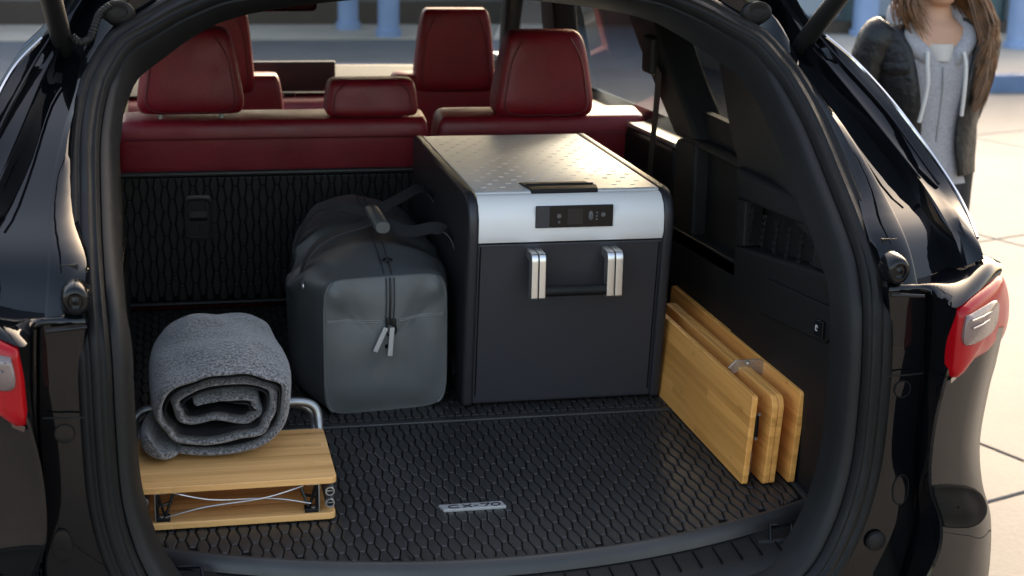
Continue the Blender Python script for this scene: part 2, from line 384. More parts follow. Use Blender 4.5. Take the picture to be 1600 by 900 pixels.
# smooth the depth along the loop
for _ in range(4):
    ys = [c.y for c in C0]; L_ = len(C0)
    for i in range(L_): C0[i].y = (ys[i-1]+ys[i]*2+ys[(i+1) % L_])/4
FRM = []
for i, c in enumerate(C0):
    t = (C0[(i+1) % len(C0)]-C0[i-1]).normalized()
    zz = c.z; dz = .03; sl = (interp(YT, zz+dz)-interp(YT, zz-dz))/(2*dz)
    B = Vector((0, -1, sl)).normalized(); B = (B-t*B.dot(t)).normalized()
    N = t.cross(B).normalized()
    if N.x*c.x+N.z*(c.z-.4) < 0: N = -N
    FRM.append((c+Vector((XC, 0, 0)), N, B))
def ring(prof):
    """closed band swept round the tailgate opening; prof = [(outward, rearward)]"""
    return [[c+N*n+B*b for c, N, B in FRM] for n, b in prof]
def tscale(z): return interp([(.62, 1.15), (.72, .95), (.80, .50), (.95, .55)], z)
def ringpart(name, prof, mat, thin=False):
    lp = [[c+N*(n if not thin else -.046+(n+.046)*tscale(c.z))+B*b for c, N, B in FRM] for n, b in prof]
    return MB().loft(lp, True, False).build(name, mat, suv, sharp=60)
ringpart('opening_seal', [(.002, -.012), (.002, .006), (-.003, .013), (-.010, .015), (-.014, .009), (-.017, .009), (-.021, .016), (-.030, .018), (-.034, .011), (-.037, .010), (-.042, .014), (-.047, .008), (-.049, -.015)], 'rubber')
# plastic lip inside the seal
ringpart('opening_trim', [(-.046, -.012), (-.050, -.004), (-.058, -.004), (-.066, -.014), (-.072, -.05), (-.074, -.075)], 'plastic', True)
# painted flange outside the seal is built from stations below

def side_strip(name, rows, mat, crown=None, sub=3, mirror=True, sharp=40, parent=suv, bevel=None):
    """rows: stations of right-side points; lofted, mirrored to the left as a second object"""
    out = []
    for m in ((False, True) if mirror else (False,)):
        loops = []
        n = len(rows[0]); cols = [cr([r[k] for r in rows], (len(rows)-1)*sub+1) for k in range(n)]
        for i in range(len(cols[0])):
            l = [c[i] for c in cols]
            loops.append([mir(p) for p in l] if m else l)
        out.append(MB().loft(loops, False, False).build(name, mat, parent, sharp=sharp))
    return out
def P(px, py, y): return at(px, py, 1, y)
# --- upper quarter: a seal, b ledge edge, c channel floor, d channel outer lip, e body edge, f silhouette
def up_station(a, b, d, e, f, y):
    pa = P(*a, y); pb = P(*b, y-.012); pd = P(*d, y+.02); pe = P(*e, y+.025); pf = P(*f, y+.012)
    pc1 = pb+Vector((.006, .035, -.006)); pc2 = pd+Vector((-.012, .04, -.008))
    po = pa+Vector((-.004, .012, 0))
    pb2 = pb+Vector((.004, .003, .0))
    pd2 = pd.lerp(pe, .5)+Vector((.002, .006, 0)); 
    pg = pf+Vector((.012, .05, -.004)); ph = pf+Vector((.03, .5, -.02))
    return [po, pa, pa.lerp(pb, .5)+Vector((0, -.004, .002)), pb, pb2, pc1, pc2, pd+Vector((-.003, .008, 0)), pd, pd2, pe, pe.lerp(pf, .5)+Vector((.0, -.002, .001)), pf, pg, ph]
ups = [
 up_station((1120, 5), (1160, -25), (1190, -40), (1200, -55), (1215, -60), .78),
 up_station((1180, 42), (1212, 30), (1232, 18), (1240, 6), (1250, 8), .755),
 up_station((1222, 82), (1243, 88), (1263, 66), (1275, 54), (1290, 56), .70),
 up_station((1252, 121), (1264, 128), (1298, 108), (1314, 98), (1342, 101), .645),
 up_station((1302, 197), (1318, 200), (1362, 186), (1386, 178), (1412, 181), .52),
 up_station((1341, 297), (1373, 292), (1441, 286), (1468, 290), (1494, 299), .385),
 up_station((1366, 375), (1414, 375), (1487, 362), (1503, 352), (1527, 372), .26),
 up_station((1386, 440), (1432, 446), (1508, 420), (1517, 412), (1538, 405), .215)]
side_strip('quarter_panel', ups, 'paint', sub=4, sharp=35)
# channel bottom closing sheet above the lamp
def lo_station(a, b, e, f, yb=.195, ye=.125, yf=.30, bul=.03):
    pa = P(*a, .19); pb = P(*b, yb); pe = P(*e, ye); pf = P(*f, yf)
    po = pa+Vector((-.004, .015, 0))
    m1 = pe.lerp(pf, .35)+Vector((.012, -bul*.8, 0)); m2 = pe.lerp(pf, .7)+Vector((.018, -bul, 0))
    return [po, pa, pa.lerp(pb, .5)+Vector((0, -.003, 0)), pb+Vector((-.003, 0, 0)), pb+Vector((0, .004, 0)), pb+Vector((.003, .012, 0)), pb+Vector((.006, .012, 0)), pb.lerp(pe, .5)+Vector((0, .004, 0)), pe], [pe, pe+Vector((.004, -.003, 0)), m1, m2, pf, pf+Vector((.012, .05, 0)), pf+Vector((.02, .5, 0))]
lows = [
 lo_station((1388, 450), (1446, 455), (1495, 478), (1545, 445)),
 lo_station((1391, 500), (1445, 500), (1491, 515), (1560, 500)),
 lo_station((1390, 550), (1443, 550), (1487, 560), (1545, 560)),
 lo_station((1385, 598), (1441, 592), (1474, 598), (1536, 598)),
 lo_station((1377, 690), (1433, 680), (1457, 672), (1523, 680)),
 lo_station((1358, 767), (1429, 767), (1451, 755), (1530, 740)),
 lo_station((1330, 835), (1424, 833), (1468, 815), (1542, 790)),
 lo_station((1300, 885), (1407, 895), (1462, 870), (1543, 870)),
 lo_station((1260, 930), (1385, 950), (1420, 950), (1543, 960))]
side_strip('door_jamb', [l[0] for l in lows], 'paint', sub=4, sharp=35)
side_strip('bumper_corner', [l[1] for l in lows[1:]], 'paint', sub=4, sharp=50)
def both(fn):
    """build on the right, then mirrored on the left"""
    fn(lambda p: Vector(p)); fn(mir)
# --- tail lamps
def lamp(mf):
    out = [(1497, 482, .122), (1520, 462, .15), (1545, 442, .19), (1562, 430, .23), (1571, 455, .275), (1572, 480, .29), (1568, 508, .285), (1556, 534, .265), (1535, 552, .21), (1510, 565, .16), (1487, 592, .118), (1489, 555, .116), (1492, 520, .118)]
    loop = [P(a, b, y) for a, b, y in out]; loop = [p for p in resample(cr(loop+[loop[0]], 80), 49)[:-1]]
    c = sum(loop, Vector())/len(loop)
    def ins(s, push): return [mf(c+(p-c)*s+Vector((.15, -1, .1)).normalized()*push) for p in loop]
    deep = [mf(p+Vector((.0, .09, 0))) for p in loop]
    o = MB().loft([deep, ins(1, 0), ins(.97, .010), ins(.86, .018), ins(.6, .024), ins(.25, .026), ins(.03, .026)], True, False).build('tail_lamp', 'lamp_red', suv, sharp=70)
    iw = [(1500, 491, .130), (1544, 466, .19), (1551, 480, .21), (1545, 508, .205), (1527, 526, .17), (1497, 535, .125)]
    il = [P(a, b, y) for a, b, y in iw]; il = resample(cr(il+[il[0]], 60), 33)[:-1]; ic = sum(il, Vector())/len(il)
    pv = Vector((.05, -1, .1)).normalized()
    MB().loft([[mf(p+pv*.008) for p in il], [mf(p+pv*.021) for p in il], [mf(ic+(p-ic)*.9+pv*.0255) for p in il], [mf(ic+(p-ic)*.04+pv*.0285) for p in il]], True, False).build('lamp_lens', 'lamp_clear', o, sharp=60)
    for k in range(2):
        a = P(1506+k*2, 497+k*12, .132+k*.002); b = P(1537-k*4, 482+k*13, .185-k*.005)
        MB().tube([mf(a+pv*.0265), mf(a.lerp(b, .5)+pv*.030), mf(b+pv*.0265)], .0014, 6).build('lamp_rib', 'tube', o)
    lb = P(1490, 575, .195)
    MB().loft([[mf(p) for p in [P(1486, 592, .116), P(1510, 567, .158), P(1540, 552, .215), P(1556, 538, .26)]], [mf(p) for p in [P(1486, 599, .12), P(1510, 577, .162), P(1538, 562, .22), P(1554, 548, .265)]]], False).build('lamp_edge', 'lamp_dark', o)
both(lamp)
# cap that closes the channel above the jamb and wraps over the lamp
def corner_cap(mf):
    lo_ = [(1388, 457, .189), (1418, 457, .191), (1446, 458, .193), (1470, 466, .158), (1493, 481, .119), (1520, 462, .147), (1545, 442, .187), (1563, 430, .228)]
    hi_ = [(1385, 441, .222), (1410, 443, .216), (1434, 444, .212), (1470, 434, .232), (1506, 420, .240), (1526, 408, .246), (1544, 401, .252), (1560, 408, .270)]
    A_ = cr([P(*q) for q in lo_], 36); B_ = cr([P(*q) for q in hi_], 36)
    loops = []
    for p, q in zip(A_, B_):
        m1 = p.lerp(q, .22)+Vector((0, -.007, .006)); m2 = p.lerp(q, .55)+Vector((0, -.007, .008)); m3 = p.lerp(q, .85)+Vector((0, -.003, .004))
        loops.append([mf(x) for x in (p+Vector((0, .03, -.003)), p, m1, m2, m3, q, q+Vector((0, .07, -.002)))])
    MB().loft(loops, False, False).build('corner_cap', 'paint', suv, sharp=70)
both(corner_cap)
# --- plugs, stops and seams on the jamb
def discpart(name, mat, c, rx, rz, mf, depth=.004, y=.176, dome=.3):
    loops = []
    for s, d in ((1.0, -.004), (1.0, depth*.8), (.86, depth), (.5, depth*(1+dome*.5)), (.03, depth*(1+dome))):
        loops.append([mf(Vector((c.x+rx*s*sgnpow(math.cos(a), .9), y-d, c.z+rz*s*sgnpow(math.sin(a), .9)))) for a in [2*math.pi*k/24 for k in range(24)]])
    return MB().loft(loops, True, False).build(name, mat, suv, sharp=40)
def plugs(mf):
    for px, py, rx, rz in ((1410, 608, .0145, .0145), (1407, 765, .0145, .028)):
        c = P(px, py, .189)
        MB().tube([mf(Vector((c.x+rx*math.cos(a), .1888, c.z+rz*math.sin(a)))) for a in [2*math.pi*k/28 for k in range(28)]], .0013, 6, True).build('plug_rim', 'rubber', suv)
        discpart('body_plug', 'paint', c, rx*.93, rz*.93, mf, .001, .1885, .2)
    c = P(1368, 845, .186); discpart('rubber_stop', 'plastic_dark', c, .0165, .0165, mf, .010, .19, .25)
    MB().tube([mf(Vector((c.x+.0175*math.cos(a), .185, c.z+.0175*math.sin(a)))) for a in [2*math.pi*k/28 for k in range(28)]], .0016, 6, True).build('stop_rim', 'rubber', suv)
    c = P(1402, 426, .19)
    loops = []
    for s, d in ((1.15, -.01), (1.1, .008), (.95, .022), (.8, .028), (.55, .0285), (.45, .024), (.2, .024), (.03, .028)):
        loops.append([mf(Vector((c.x+.021*s*math.cos(a), .205-d*.9, c.z+.004+.024*s*math.sin(a)))) for a in [2*math.pi*k/28 for k in range(28)]])
    MB().loft(loops, True, False).build('tailgate_buffer', 'gloss_black', suv, sharp=60)
    MB().tube([mf(P(1392, 461, .176)), mf(P(1420, 462, .173)), mf(P(1444, 463, .174))], .003, 8).build('jamb_bead', 'paint', suv)
    MB().tube([mf(P(1386, 588, .178)), mf(P(1415, 586, .175)), mf(P(1442, 583, .178))], .0016, 6).build('jamb_seam', 'rubber', suv)
both(plugs)
def ridge(mf):
    a = cr([P(1263, 66, .718), P(1298, 108, .663), P(1362, 186, .538), P(1437, 280, .405)], 24)
    MB().tube([mf(p+Vector((0, -.002, .002))) for p in a], .0022, 6).build('channel_bead', 'paint', suv)
    a = cr([P(1275, 54, .722), P(1314, 98, .667), P(1386, 178, .542), P(1466, 289, .408)], 24)
    MB().tube([mf(p+Vector((0, -.002, .002))) for p in a], .003, 6).build('body_bead', 'paint', suv)
    a = cr([P(1290, 56, .711), P(1342, 101, .656), P(1412, 181, .531), P(1494, 299, .396), P(1527, 372, .272)], 30)
    MB().tube([mf(p) for p in a], .0035, 6).build('window_moulding', 'chrome', suv)
both(ridge)
# reflection on the bumper corner, imitated by an added dark oval
_bc = [cr([l[1][k] for l in lows[1:]], 61) for k in range(5)]
def bsurf(v, u):
    i = max(0, min(59, int(v*60))); fv = v*60-i; row = [c[i].lerp(c[i+1], fv) for c in _bc]
    t = u*4; k = max(0, min(3, int(t))); return row[k].lerp(row[k+1], t-k)
def reflection_oval(mf):
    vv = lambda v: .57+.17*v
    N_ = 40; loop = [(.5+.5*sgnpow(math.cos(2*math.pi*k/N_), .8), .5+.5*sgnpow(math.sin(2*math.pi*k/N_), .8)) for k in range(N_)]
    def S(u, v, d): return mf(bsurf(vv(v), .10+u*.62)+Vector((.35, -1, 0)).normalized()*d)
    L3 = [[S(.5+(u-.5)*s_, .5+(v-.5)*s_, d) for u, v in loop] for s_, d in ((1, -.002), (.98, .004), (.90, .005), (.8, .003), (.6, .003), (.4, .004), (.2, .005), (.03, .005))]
    o = MB().loft(L3, True, False).build('bumper_reflection', 'mat_base', suv, sharp=30)
both(reflection_oval)
# --- struts
def strut(mf):
    b = Vector((.708, .775, .775)); e = Vector((.718, .600, .902))
    b2 = b+(e-b)*.02
    dr = (e-b)
    MB().tube([mf(b+dr*t) for t in (.12, .18, .95, 4.0)], [.0165, .0185, .0185, .0185], 18).build('strut_cylinder', 'plastic', suv)
    MB().tube([mf(b+dr*t) for t in (-.06, .0, .08, .16)], [.006, .011, .012, .013], 12).build('strut_end', 'black_metal', suv)
    MB().tube([mf(b+Vector((-.02, .02, -.01))), mf(b+Vector((.008, -.012, .0)))], .010, 12).build('ball_stud', 'black_metal', suv)
    MB().box(mf(b+Vector((.0, .022, -.012))), (.045, .02, .05)).build('strut_bracket', 'paint', suv, bevel=.006)
    MB().tube([mf(b+Vector((-.013, -.005, .012))), mf(b+Vector((-.013, -.014, .010)))], .006, 10).build('strut_bolt', 'chrome', suv)
both(strut)
# corrugated cable hose by the left strut and its grommets
hp = cr([P(112, 56, .70), P(126, 66, .70), P(142, 58, .71), P(149, 38, .72), P(157, 20, .73), P(172, 8, .74)], 60)
MB().tube(hp, [.0062+(.0018 if i % 3 == 0 else 0) for i in range(60)], 10).build('cable_hose', 'plastic', suv)
def hinge(mf):
    c = P(1185, 22, .74)
    loops = [[mf(c+Vector((.030*s*math.cos(a), -d*.5+.01, .022*s*math.sin(a)+d*.3))) for a in [2*math.pi*k/24 for k in range(24)]] for s, d in ((1.1, -.03), (1, .008), (.85, .016), (.6, .018), (.5, .012), (.03, .014))]
    MB().loft(loops, True, False).build('hinge_grommet', 'rubber', suv, sharp=50)
both(hinge)
# --- outer shell: sides, roof, bonnet, wheels
def shell(mf):
    ys = [.86, 1.4, 2.2, 3.0, 3.8, 4.4, 4.75]
    prof = lambda y: [(.945-.02*abs(y-2.2)/2.2-(.14 if y > 4.5 else 0), GZ+.30), (.975-(.13 if y > 4.5 else 0), GZ+.55), (.965-(.13 if y > 4.5 else 0), GZ+.95), (.90-(.1 if y > 4.5 else 0), .36 if y < 3.6 else .36-(y-3.6)*.12)]
    loops = [[mf(Vector((XC+x, y, z))) for x, z in prof(y)] for y in ys]
    cols = [cr([l[k] for l in loops], 31) for k in range(4)]
    MB().loft([[c[i] for c in cols] for i in range(31)], False, False).build('body_side', 'paint', suv, sharp=60)
    for wy in (.95+.1, 3.95):
        c = Vector((XC+.86, wy, GZ+.37))
        def rg(r, x): return [mf(c+Vector((x, r*math.cos(a), r*math.sin(a)))) for a in [2*math.pi*k/36 for k in range(36)]]
        wl = MB().loft([rg(.25, .07), rg(.31, .10), rg(.355, .11), rg(.37, .08), rg(.37, -.08), rg(.34, -.12), rg(.2, -.12)], True, False).build('wheel', 'tyre', suv, sharp=50)
        MB().loft([rg(.255, .06), rg(.25, .085), rg(.2, .07), rg(.07, .075), rg(.05, .09), rg(.01, .09)], True, False).build('rim', 'tube', wl, sharp=40)
        MB().tube([mf(c+Vector((.115, .41*math.cos(a), .41*math.sin(a)))) for a in [math.pi*k/20 for k in range(21)]], .03, 8).build('arch_moulding', 'plastic', suv)
both(shell)
roof = MB(); loops = []
for y in [.84+.1*k for k in range(24)]:
    u = (y-.84)/2.3; zz = .945-.02*(1-u)**2-.04*u**3
    loops.append([Vector((XC+x, y, zz+.012*(1-(x/.66)**2)-(.0 if abs(x) < .6 else .015))) for x in [-.66+.132*k for k in range(11)]])
roof.loft(loops, False, False).build('roof', 'paint', suv)
hl = MB(); loops = []
for y in [.86+.1*k for k in range(23)]:
    u = (y-.86)/2.2; zz = .885-.0*(1-u)-.03*u**3
    loops.append([Vector((XC+x, y, zz-(.0 if abs(x) < .55 else .05*((abs(x)-.55)/.13)**2))) for x in [-.68+.136*k for k in range(11)]])
hl.loft(loops, False, False).build('headliner', 'plastic_dark', suv)
bon = MB(); loops = []
for k in range(12):
    y = 3.86+k*.09; z = .36-.02*k*.5-.0022*k*k
    loops.append([Vector((XC+x, y-.10*(x/.8)**2, z-.03*(x/.8)**2)) for x in [-.82+.164*i for i in range(11)]])
bon.loft(loops, False, False).build('bonnet', 'paint', suv)
MB().loft([[Vector((XC+x, y-.14*(x/.7)**2, z-.0)) for x in [-.66+.132*i for i in range(11)]] for y, z in ((3.05, .90), (3.3, .76), (3.6, .585), (3.92, .39))], False, False).build('windscreen', 'glass', suv)
# --- interior side structure
def interior(mf):
    def V(x, y, z): return mf(Vector((XC+x, y, z)))
    # lower side trim, with the net pocket cut out between two pieces
    low = [(.255, -.03), (.84, -.03), (.84, .372), (.79, .378), (.33, .435), (.255, .445)]
    MB().prism([V(.618, y, z) for y, z in low], V(.66, 0, 0)-V(.618, 0, 0)).build('side_trim', 'plastic_dark', suv, bevel=.008)
    top = [(.30, .500), (.36, .498), (.79, .474), (.84, .47), (.86, .535), (.47, .535), (.37, .53)]
    MB().prism([V(.618, y, z) for y, z in top], V(.66, 0, 0)-V(.618, 0, 0)).build('side_trim_rail', 'plastic_dark', suv, bevel=.008)
    MB().prism([V(.618, y, z) for y, z in ((.79, .38), (.84, .37), (.84, .47), (.79, .475))], V(.66, 0, 0)-V(.618, 0, 0)).build('side_trim_post', 'plastic_dark', suv, bevel=.004)
    MB().prism([V(.664, y, z) for y, z in ((.25, .36), (.86, .36), (.86, .52), (.25, .52))], V(.69, 0, 0)-V(.664, 0, 0)).build('pocket_back', 'plastic_dark', suv)
    # ledge and niche behind the C pillar
    MB().prism([V(.625, y, z) for y, z in ((.84, -.03), (1.40, -.03), (1.40, .30), (1.3, .315), (.84, .335))], V(.66, 0, 0)-V(.625, 0, 0)).build('wheelhouse_trim', 'plastic_dark', suv, bevel=.006)
    MB().prism([V(.625, y, z) for y, z in ((.84, .30), (1.30, .28), (1.30, .312), (1.25, .316), (.84, .336))], V(.78, 0, 0)-V(.625, 0, 0)).build('niche_floor', 'plastic', suv, bevel=.003)
    MB().box(V(.675, 1.05, .42), (.02, .50, .35)).build('niche_back', 'plastic_dark', suv)
    MB().prism([V(.63, y, z) for y, z in ((1.16, .28), (1.31, .27), (1.30, .52), (1.16, .535))], V(.79, 0, 0)-V(.63, 0, 0)).build('pillar_base', 'plastic_dark', suv, bevel=.01)
    MB().prism([V(.635, y, z) for y, z in ((.80, .522), (1.26, .522), (1.26, .537), (.80, .540))], V(.80, 0, 0)-V(.635, 0, 0)).build('belt_ledge', 'plastic', suv, bevel=.005)
    # D pillar trim: from the lip to the quarter window
    rows = []
    for z in (.50, .55, .60, .66, .72, .77, .81, .85, .88):
        best = min(((abs(c.z-z), i) for i, (c, N, B) in enumerate(FRM) if c.x > .3))[1]
        c, N, B = FRM[best]; p0 = c+N*(-.046-.024*tscale(c.z))+B*-.05; q = interp([(.5, .86), (.6, .93), (.8, 1.02), (.9, 1.10)], z); xx = interp([(.5, .637), (.8, .612), (.9, .58)], z)
        p3 = Vector((XC+xx, q, z)); p1 = p0.lerp(p3, .18)+Vector((.004, 0, 0)); p2 = p0.lerp(p3, .62)+Vector((.016, 0, 0))
        rows.append([mf(p0), mf(p1), mf(p2), mf(p3), mf(p3+Vector((.06, .012, 0)))])
    cols = [cr([r[k] for r in rows], 25) for k in range(5)]
    MB().loft([[c[i] for c in cols] for i in range(25)], False, False).build('pillar_trim', 'plastic', suv, sharp=30)
    # quarter glass
    MB().add([V(.72, .84, .53), V(.72, 1.42, .53), V(.64, 1.62, .86), V(.64, .98, .86)], [(0, 1, 2, 3)]).build('quarter_glass', 'glass_tint', suv)
    # C pillar
    def pil(name, f0, f1, b0, b1, z0, z1, x0, x1, th, mat):
        l0 = [V(x0, b0, z0), V(x0, f0, z0), V(x0+th, f0+.02, z0), V(x0+th, b0-.02, z0)]
        l1 = [V(x1, b1, z1), V(x1, f1, z1), V(x1+th, f1+.02, z1), V(x1+th, b1-.02, z1)]
        mid = [a.lerp(b, .5)+(mf(Vector((-.006, 0, 0)))-mf(Vector((0, 0, 0)))) for a, b in zip(l0, l1)]
        MB().loft([l0, mid, l1]).build(name, mat, suv, bevel=.012)
    pil('quarter_pillar', 1.34, 1.76, 1.16, 1.50, .52, .89, .640, .585, .08, 'plastic')
    pil('door_pillar', 2.72, 2.66, 2.52, 2.50, .45, .89, .665, .60, .07, 'plastic_dark')
    pil('windscreen_pillar', 3.72, 3.10, 3.62, 2.98, .42, .90, .70, .60, .06, 'plastic_dark')
    # doors
    for y0, y1 in ((1.42, 2.60), (2.62, 3.7)):
        MB().prism([V(.665, y, z) for y, z in ((y0, -.45), (y1, -.45), (y1, .44), (y0, .475))], V(.76, 0, 0)-V(.665, 0, 0)).build('door_panel', 'plastic_dark', suv, bevel=.015)
        MB().prism([V(.668, y, z) for y, z in ((y0, .475), (y1, .44), (y1, .452), (y0, .488))], V(.72, 0, 0)-V(.668, 0, 0)).build('window_strip', 'beige_strip', suv, bevel=.003)
    for y0, y1, d in ((1.42, 2.58, .32), (2.66, 3.68, -.0)):
        MB().add([V(.72, y0, .47), V(.72, y1, .45), V(.63, y1-(.04 if d else .62), .89), V(.63, y0+d, .89)], [(0, 1, 2, 3)]).build('door_glass', 'glass', suv)
    MB().tube([V(.61, 1.3, .90), V(.62, 2.2, .905), V(.61, 3.0, .88)], .03, 8).build('roof_rail_trim', 'plastic_dark', suv)
    MB().add([V(.90, .86, .36), V(.90, 3.7, .36), V(.73, 3.7, .44), V(.73, .86, .54)], [(0, 1, 2, 3)]).build('shoulder', 'paint', suv)
    # inner floor wells
    MB().box(V(.70, 2.6, -.25), (.02, 1.9, .6)).build('sill_trim', 'plastic_dark', suv)
both(interior)
MB().box((XC, 1.12, -.05), (1.22, 1.46, .06)).build('cargo_floor', 'plastic_dark', suv)
MB().box((XC, 2.9, -.48), (1.5, 2.2, .05)).build('cabin_floor', 'plastic_dark', suv)
MB().box((XC, .82, -.46), (1.6, .9, .56)).build('underbody', 'plastic_dark', suv)
MB().box((XC, .28, -.42), (1.30, .34, .42)).build('rear_bumper', 'paint', suv, bevel=.05, seg=4)
MB().box((XC, 2.4, -.58), (1.7, 4.2, .05)).build('floor_pan', 'plastic_dark', suv)
# --- sill
loops = []
for k in range(41):
    x = -.60+1.20*k/40; s = 1-(x/.66)**2
    yf = .345-.155*(1-(x/.6)**2)  # mat front edge
    ys = .205-.14*max(0, s)+.045
    zb = interp([(0, -.095), (.40, -.085), (.50, -.062), (.56, -.035), (.60, -.02)], abs(x))
    loops.append([Vector((XC+x, y, z)) for y, z in ((yf+.10, -.018), (yf-.004, -.018), (yf-.02, -.020), (yf*.4+ys*.6, -.023), (ys+.022, -.026), (ys+.008, -.030), (ys-.004, -.030+(zb+.030)*.25), (ys-.016, -.030+(zb+.030)*.7), (ys-.03, zb))])
MB().loft(loops, False, False).build('loading_sill', 'plastic', suv, sharp=60)
for k in range(26):
    x = -.50+1.0*k/25
    if -.17 < x < .17 and False: continue
    yf = .345-.155*(1-(x/.6)**2)-.022; ys = .205-.14*max(0, 1-(x/.66)**2)+.062
    if yf-ys < .01: continue
    MB().ribbon([(XC+x, ys, -.0235), (XC+x, yf, -.0195)], (1, 0, 0), .002, .004).build('sill_groove', 'mat_base', suv)
both(lambda mf: (MB().box(mf((XC+.505, .262, -.024)), (.075, .05, .014)).build('hook_recess', 'plastic_dark', suv, bevel=.005),
                 MB().tube([mf((XC+.535, .248, -.02)), mf((XC+.537, .262, .0)), mf((XC+.495, .256, .002)), mf((XC+.492, .24, -.02))], .004, 8).build('tie_down_hook', 'gloss_black', suv)))
MB().box((XC, .115, -.03), (.26, .05, .03)).build('latch_cover', 'plastic', suv, bevel=.008)

# --- details on the right-hand side trim
X0 = XC+.618
def W(px, py, x=X0): return at(px, py, 0, x)
for k in range(7):
    a = W(1178+k*19.5, 325+k*10, X0+.012); b = W(1171+k*19.5, 378+k*9.5, X0+.012)
    o = MB().tube([a.lerp(b, t/6) for t in range(7)], .0028, 6).build('net_cord', 'plastic', suv)
    for t in range(5):
        p = a.lerp(b, (t+.5)/5)
        MB().box(p+Vector((-.003, 0, 0)), (.004, .012, .004), Matrix.Rotation(.6, 3, 'X')).build('net_knot', 'plastic', o)
q = [W(1272, 375), W(1290, 382), W(1288, 424), W(1268, 416)]
MB().prism(q, (.012, 0, 0)).build('net_buckle', 'plastic', suv, bevel=.003)
q = [W(1300, 392), W(1310, 396), W(1306, 432), W(1296, 428)]
MB().prism(q, (.012, 0, 0)).build('net_clip', 'plastic', suv, bevel=.003)
lid = [W(1202, 436), W(1306, 483), W(1312, 490), W(1300, 530), W(1292, 536), W(1192, 490), W(1187, 482), W(1195, 442)]
lido = MB().prism([p+Vector((-.004, 0, 0)) for p in lid], (.004, 0, 0)).build('storage_lid', 'plastic_dark', suv, bevel=.002)
MB().tube([p+Vector((-.002, 0, 0)) for p in (W(1203, 441), W(1250, 462), W(1308, 488))], .0022, 6).build('lid_groove', 'plastic', lido)
MB().tube([p+Vector((-.001, 0, 0)) for p in lid], .0015, 6, True).build('lid_gap', 'mat_base', lido)
sw_ = [W(1281, 497), W(1294, 503), W(1292, 530), W(1279, 524)]
swo = MB().prism([p+Vector((-.010, 0, 0)) for p in sw_], (.008, 0, 0)).build('seat_release_switch', 'gloss_black', suv, bevel=.002)
c = W(1284, 512)
for dy, dz, sy, sz in ((0, .0045, .007, .0014), (0, -.0045, .007, .0014), (.0032, 0, .0014, .009), (-.0032, .0025, .0014, .004)):
    MB().box(c+Vector((-.0105, dy, dz)), (.001, sy, sz)).build('switch_mark', 'white_mark', swo)
lampq = at(1087, 291, 0, XC+.74)
MB().box(lampq, (.012, .03, .012)).build('cargo_hook', 'plastic', suv, bevel=.003)
# seat belt
bp = [at(1030, 108, 0, XC+.60), at(1025, 170, 0, XC+.615), at(1018, 240, 0, XC+.625), at(1012, 300, 0, XC+.63)]
MB().ribbon(cr(bp, 16), (0, 1, 0), .035, .002).build('seat_belt', 'belt', suv)
MB().box(at(1018, 85, 0, XC+.60), (.03, .07, .09)).build('belt_guide', 'plastic', suv, bevel=.01)

# --- rear seats
SY0, SK = 1.87, -.15                      # back face of the seatback: y = SY0 + SK*z
def SP(x, z, off=0): return Vector((XC+x, SY0+SK*z-off, z))
SU = Vector((0, SK, 1)).normalized(); SD = Vector((0, 1, -SK)).normalized()
rs = MB(); 
def seat(x0, x1, name='rear_seat'):
    mb = MB(); cx = (x0+x1)/2; wd = x1-x0
    softblock(mb, Vector((XC+cx, SY0+.095, -.02)), SU, SD, wd, wd-.01, .524, .16, .13, ex=.16, ez=7, rings=18, n=64)
    return mb.build(name, 'leather', suv, sharp=0)
seatL = seat(-.66, .145); seatR = seat(.152, .735)
def headrest(par, x, z0, w0, w1, h, y, name='headrest', d=.13, seamx=.036, posts=True, tilt=-.06):
    up = Vector((0, tilt, 1)).normalized(); dp = Vector((0, 1, -tilt)).normalized()
    mb = MB(); base = Vector((x, y, z0))
    softblock(mb, base, up, dp, w0, w1, h, d, d*.72, ex=.30, ez=4.2, rings=20, n=56)
    o = mb.build(name, 'leather', par, sharp=0)
    # stitched seam down each side and along the bottom of the back face
    pts = []
    for u, v in ((.94, .60), (.70, .80), (.4, .83), (.13, .80), (.05, .5)):
        wd = (w0+(w1-w0)*u)/2; dd = (d+(d*.72-d)*u)/2
        pts.append(base+up*h*u+Vector((-wd*v, 0, 0))-dp*(dd+.0005)*(1.0 if v < .82 else .985))
    m2 = [Vector((2*x-p.x, p.y, p.z)) for p in reversed(pts)]
    pth = cr(pts+[base+up*h*.045-dp*(d/2*.96)]+m2, 60)
    MB().tube([p-dp*.0002 for p in pth], .0016, 5).build('seam', 'leather_seam', o)
    if posts:
        for s in (-1, 1): MB().tube([base+Vector((s*w0*.27, 0, -.06)), base+Vector((s*w0*.27, 0, .03))], .007, 10).build('headrest_post', 'tube', o)
    return o
HY = 1.93
def hr_from(par, l, r, tl, tr, bot, top, y=HY, **k):
    a = at(l, bot, 1, y); b = at(r, bot, 1, y); c_ = at(tl, top, 1, y); d_ = at(tr, top, 1, y)
    headrest(par, (a.x+b.x)/2, (a.z+b.z)/2, (b.x-a.x)*1.05, (d_.x-c_.x)*1.05, (c_.z+d_.z)/2-(a.z+b.z)/2, y, **k)
hr_from(seatL, 214, 382, 236, 360, 174, 42, y=HY-.06)
hr_from(seatR, 767, 921, 788, 900, 178, 46, y=HY-.06)
hr_from(seatL, 508, 649, 515, 643, 178, 121, y=HY-.06, d=.11)
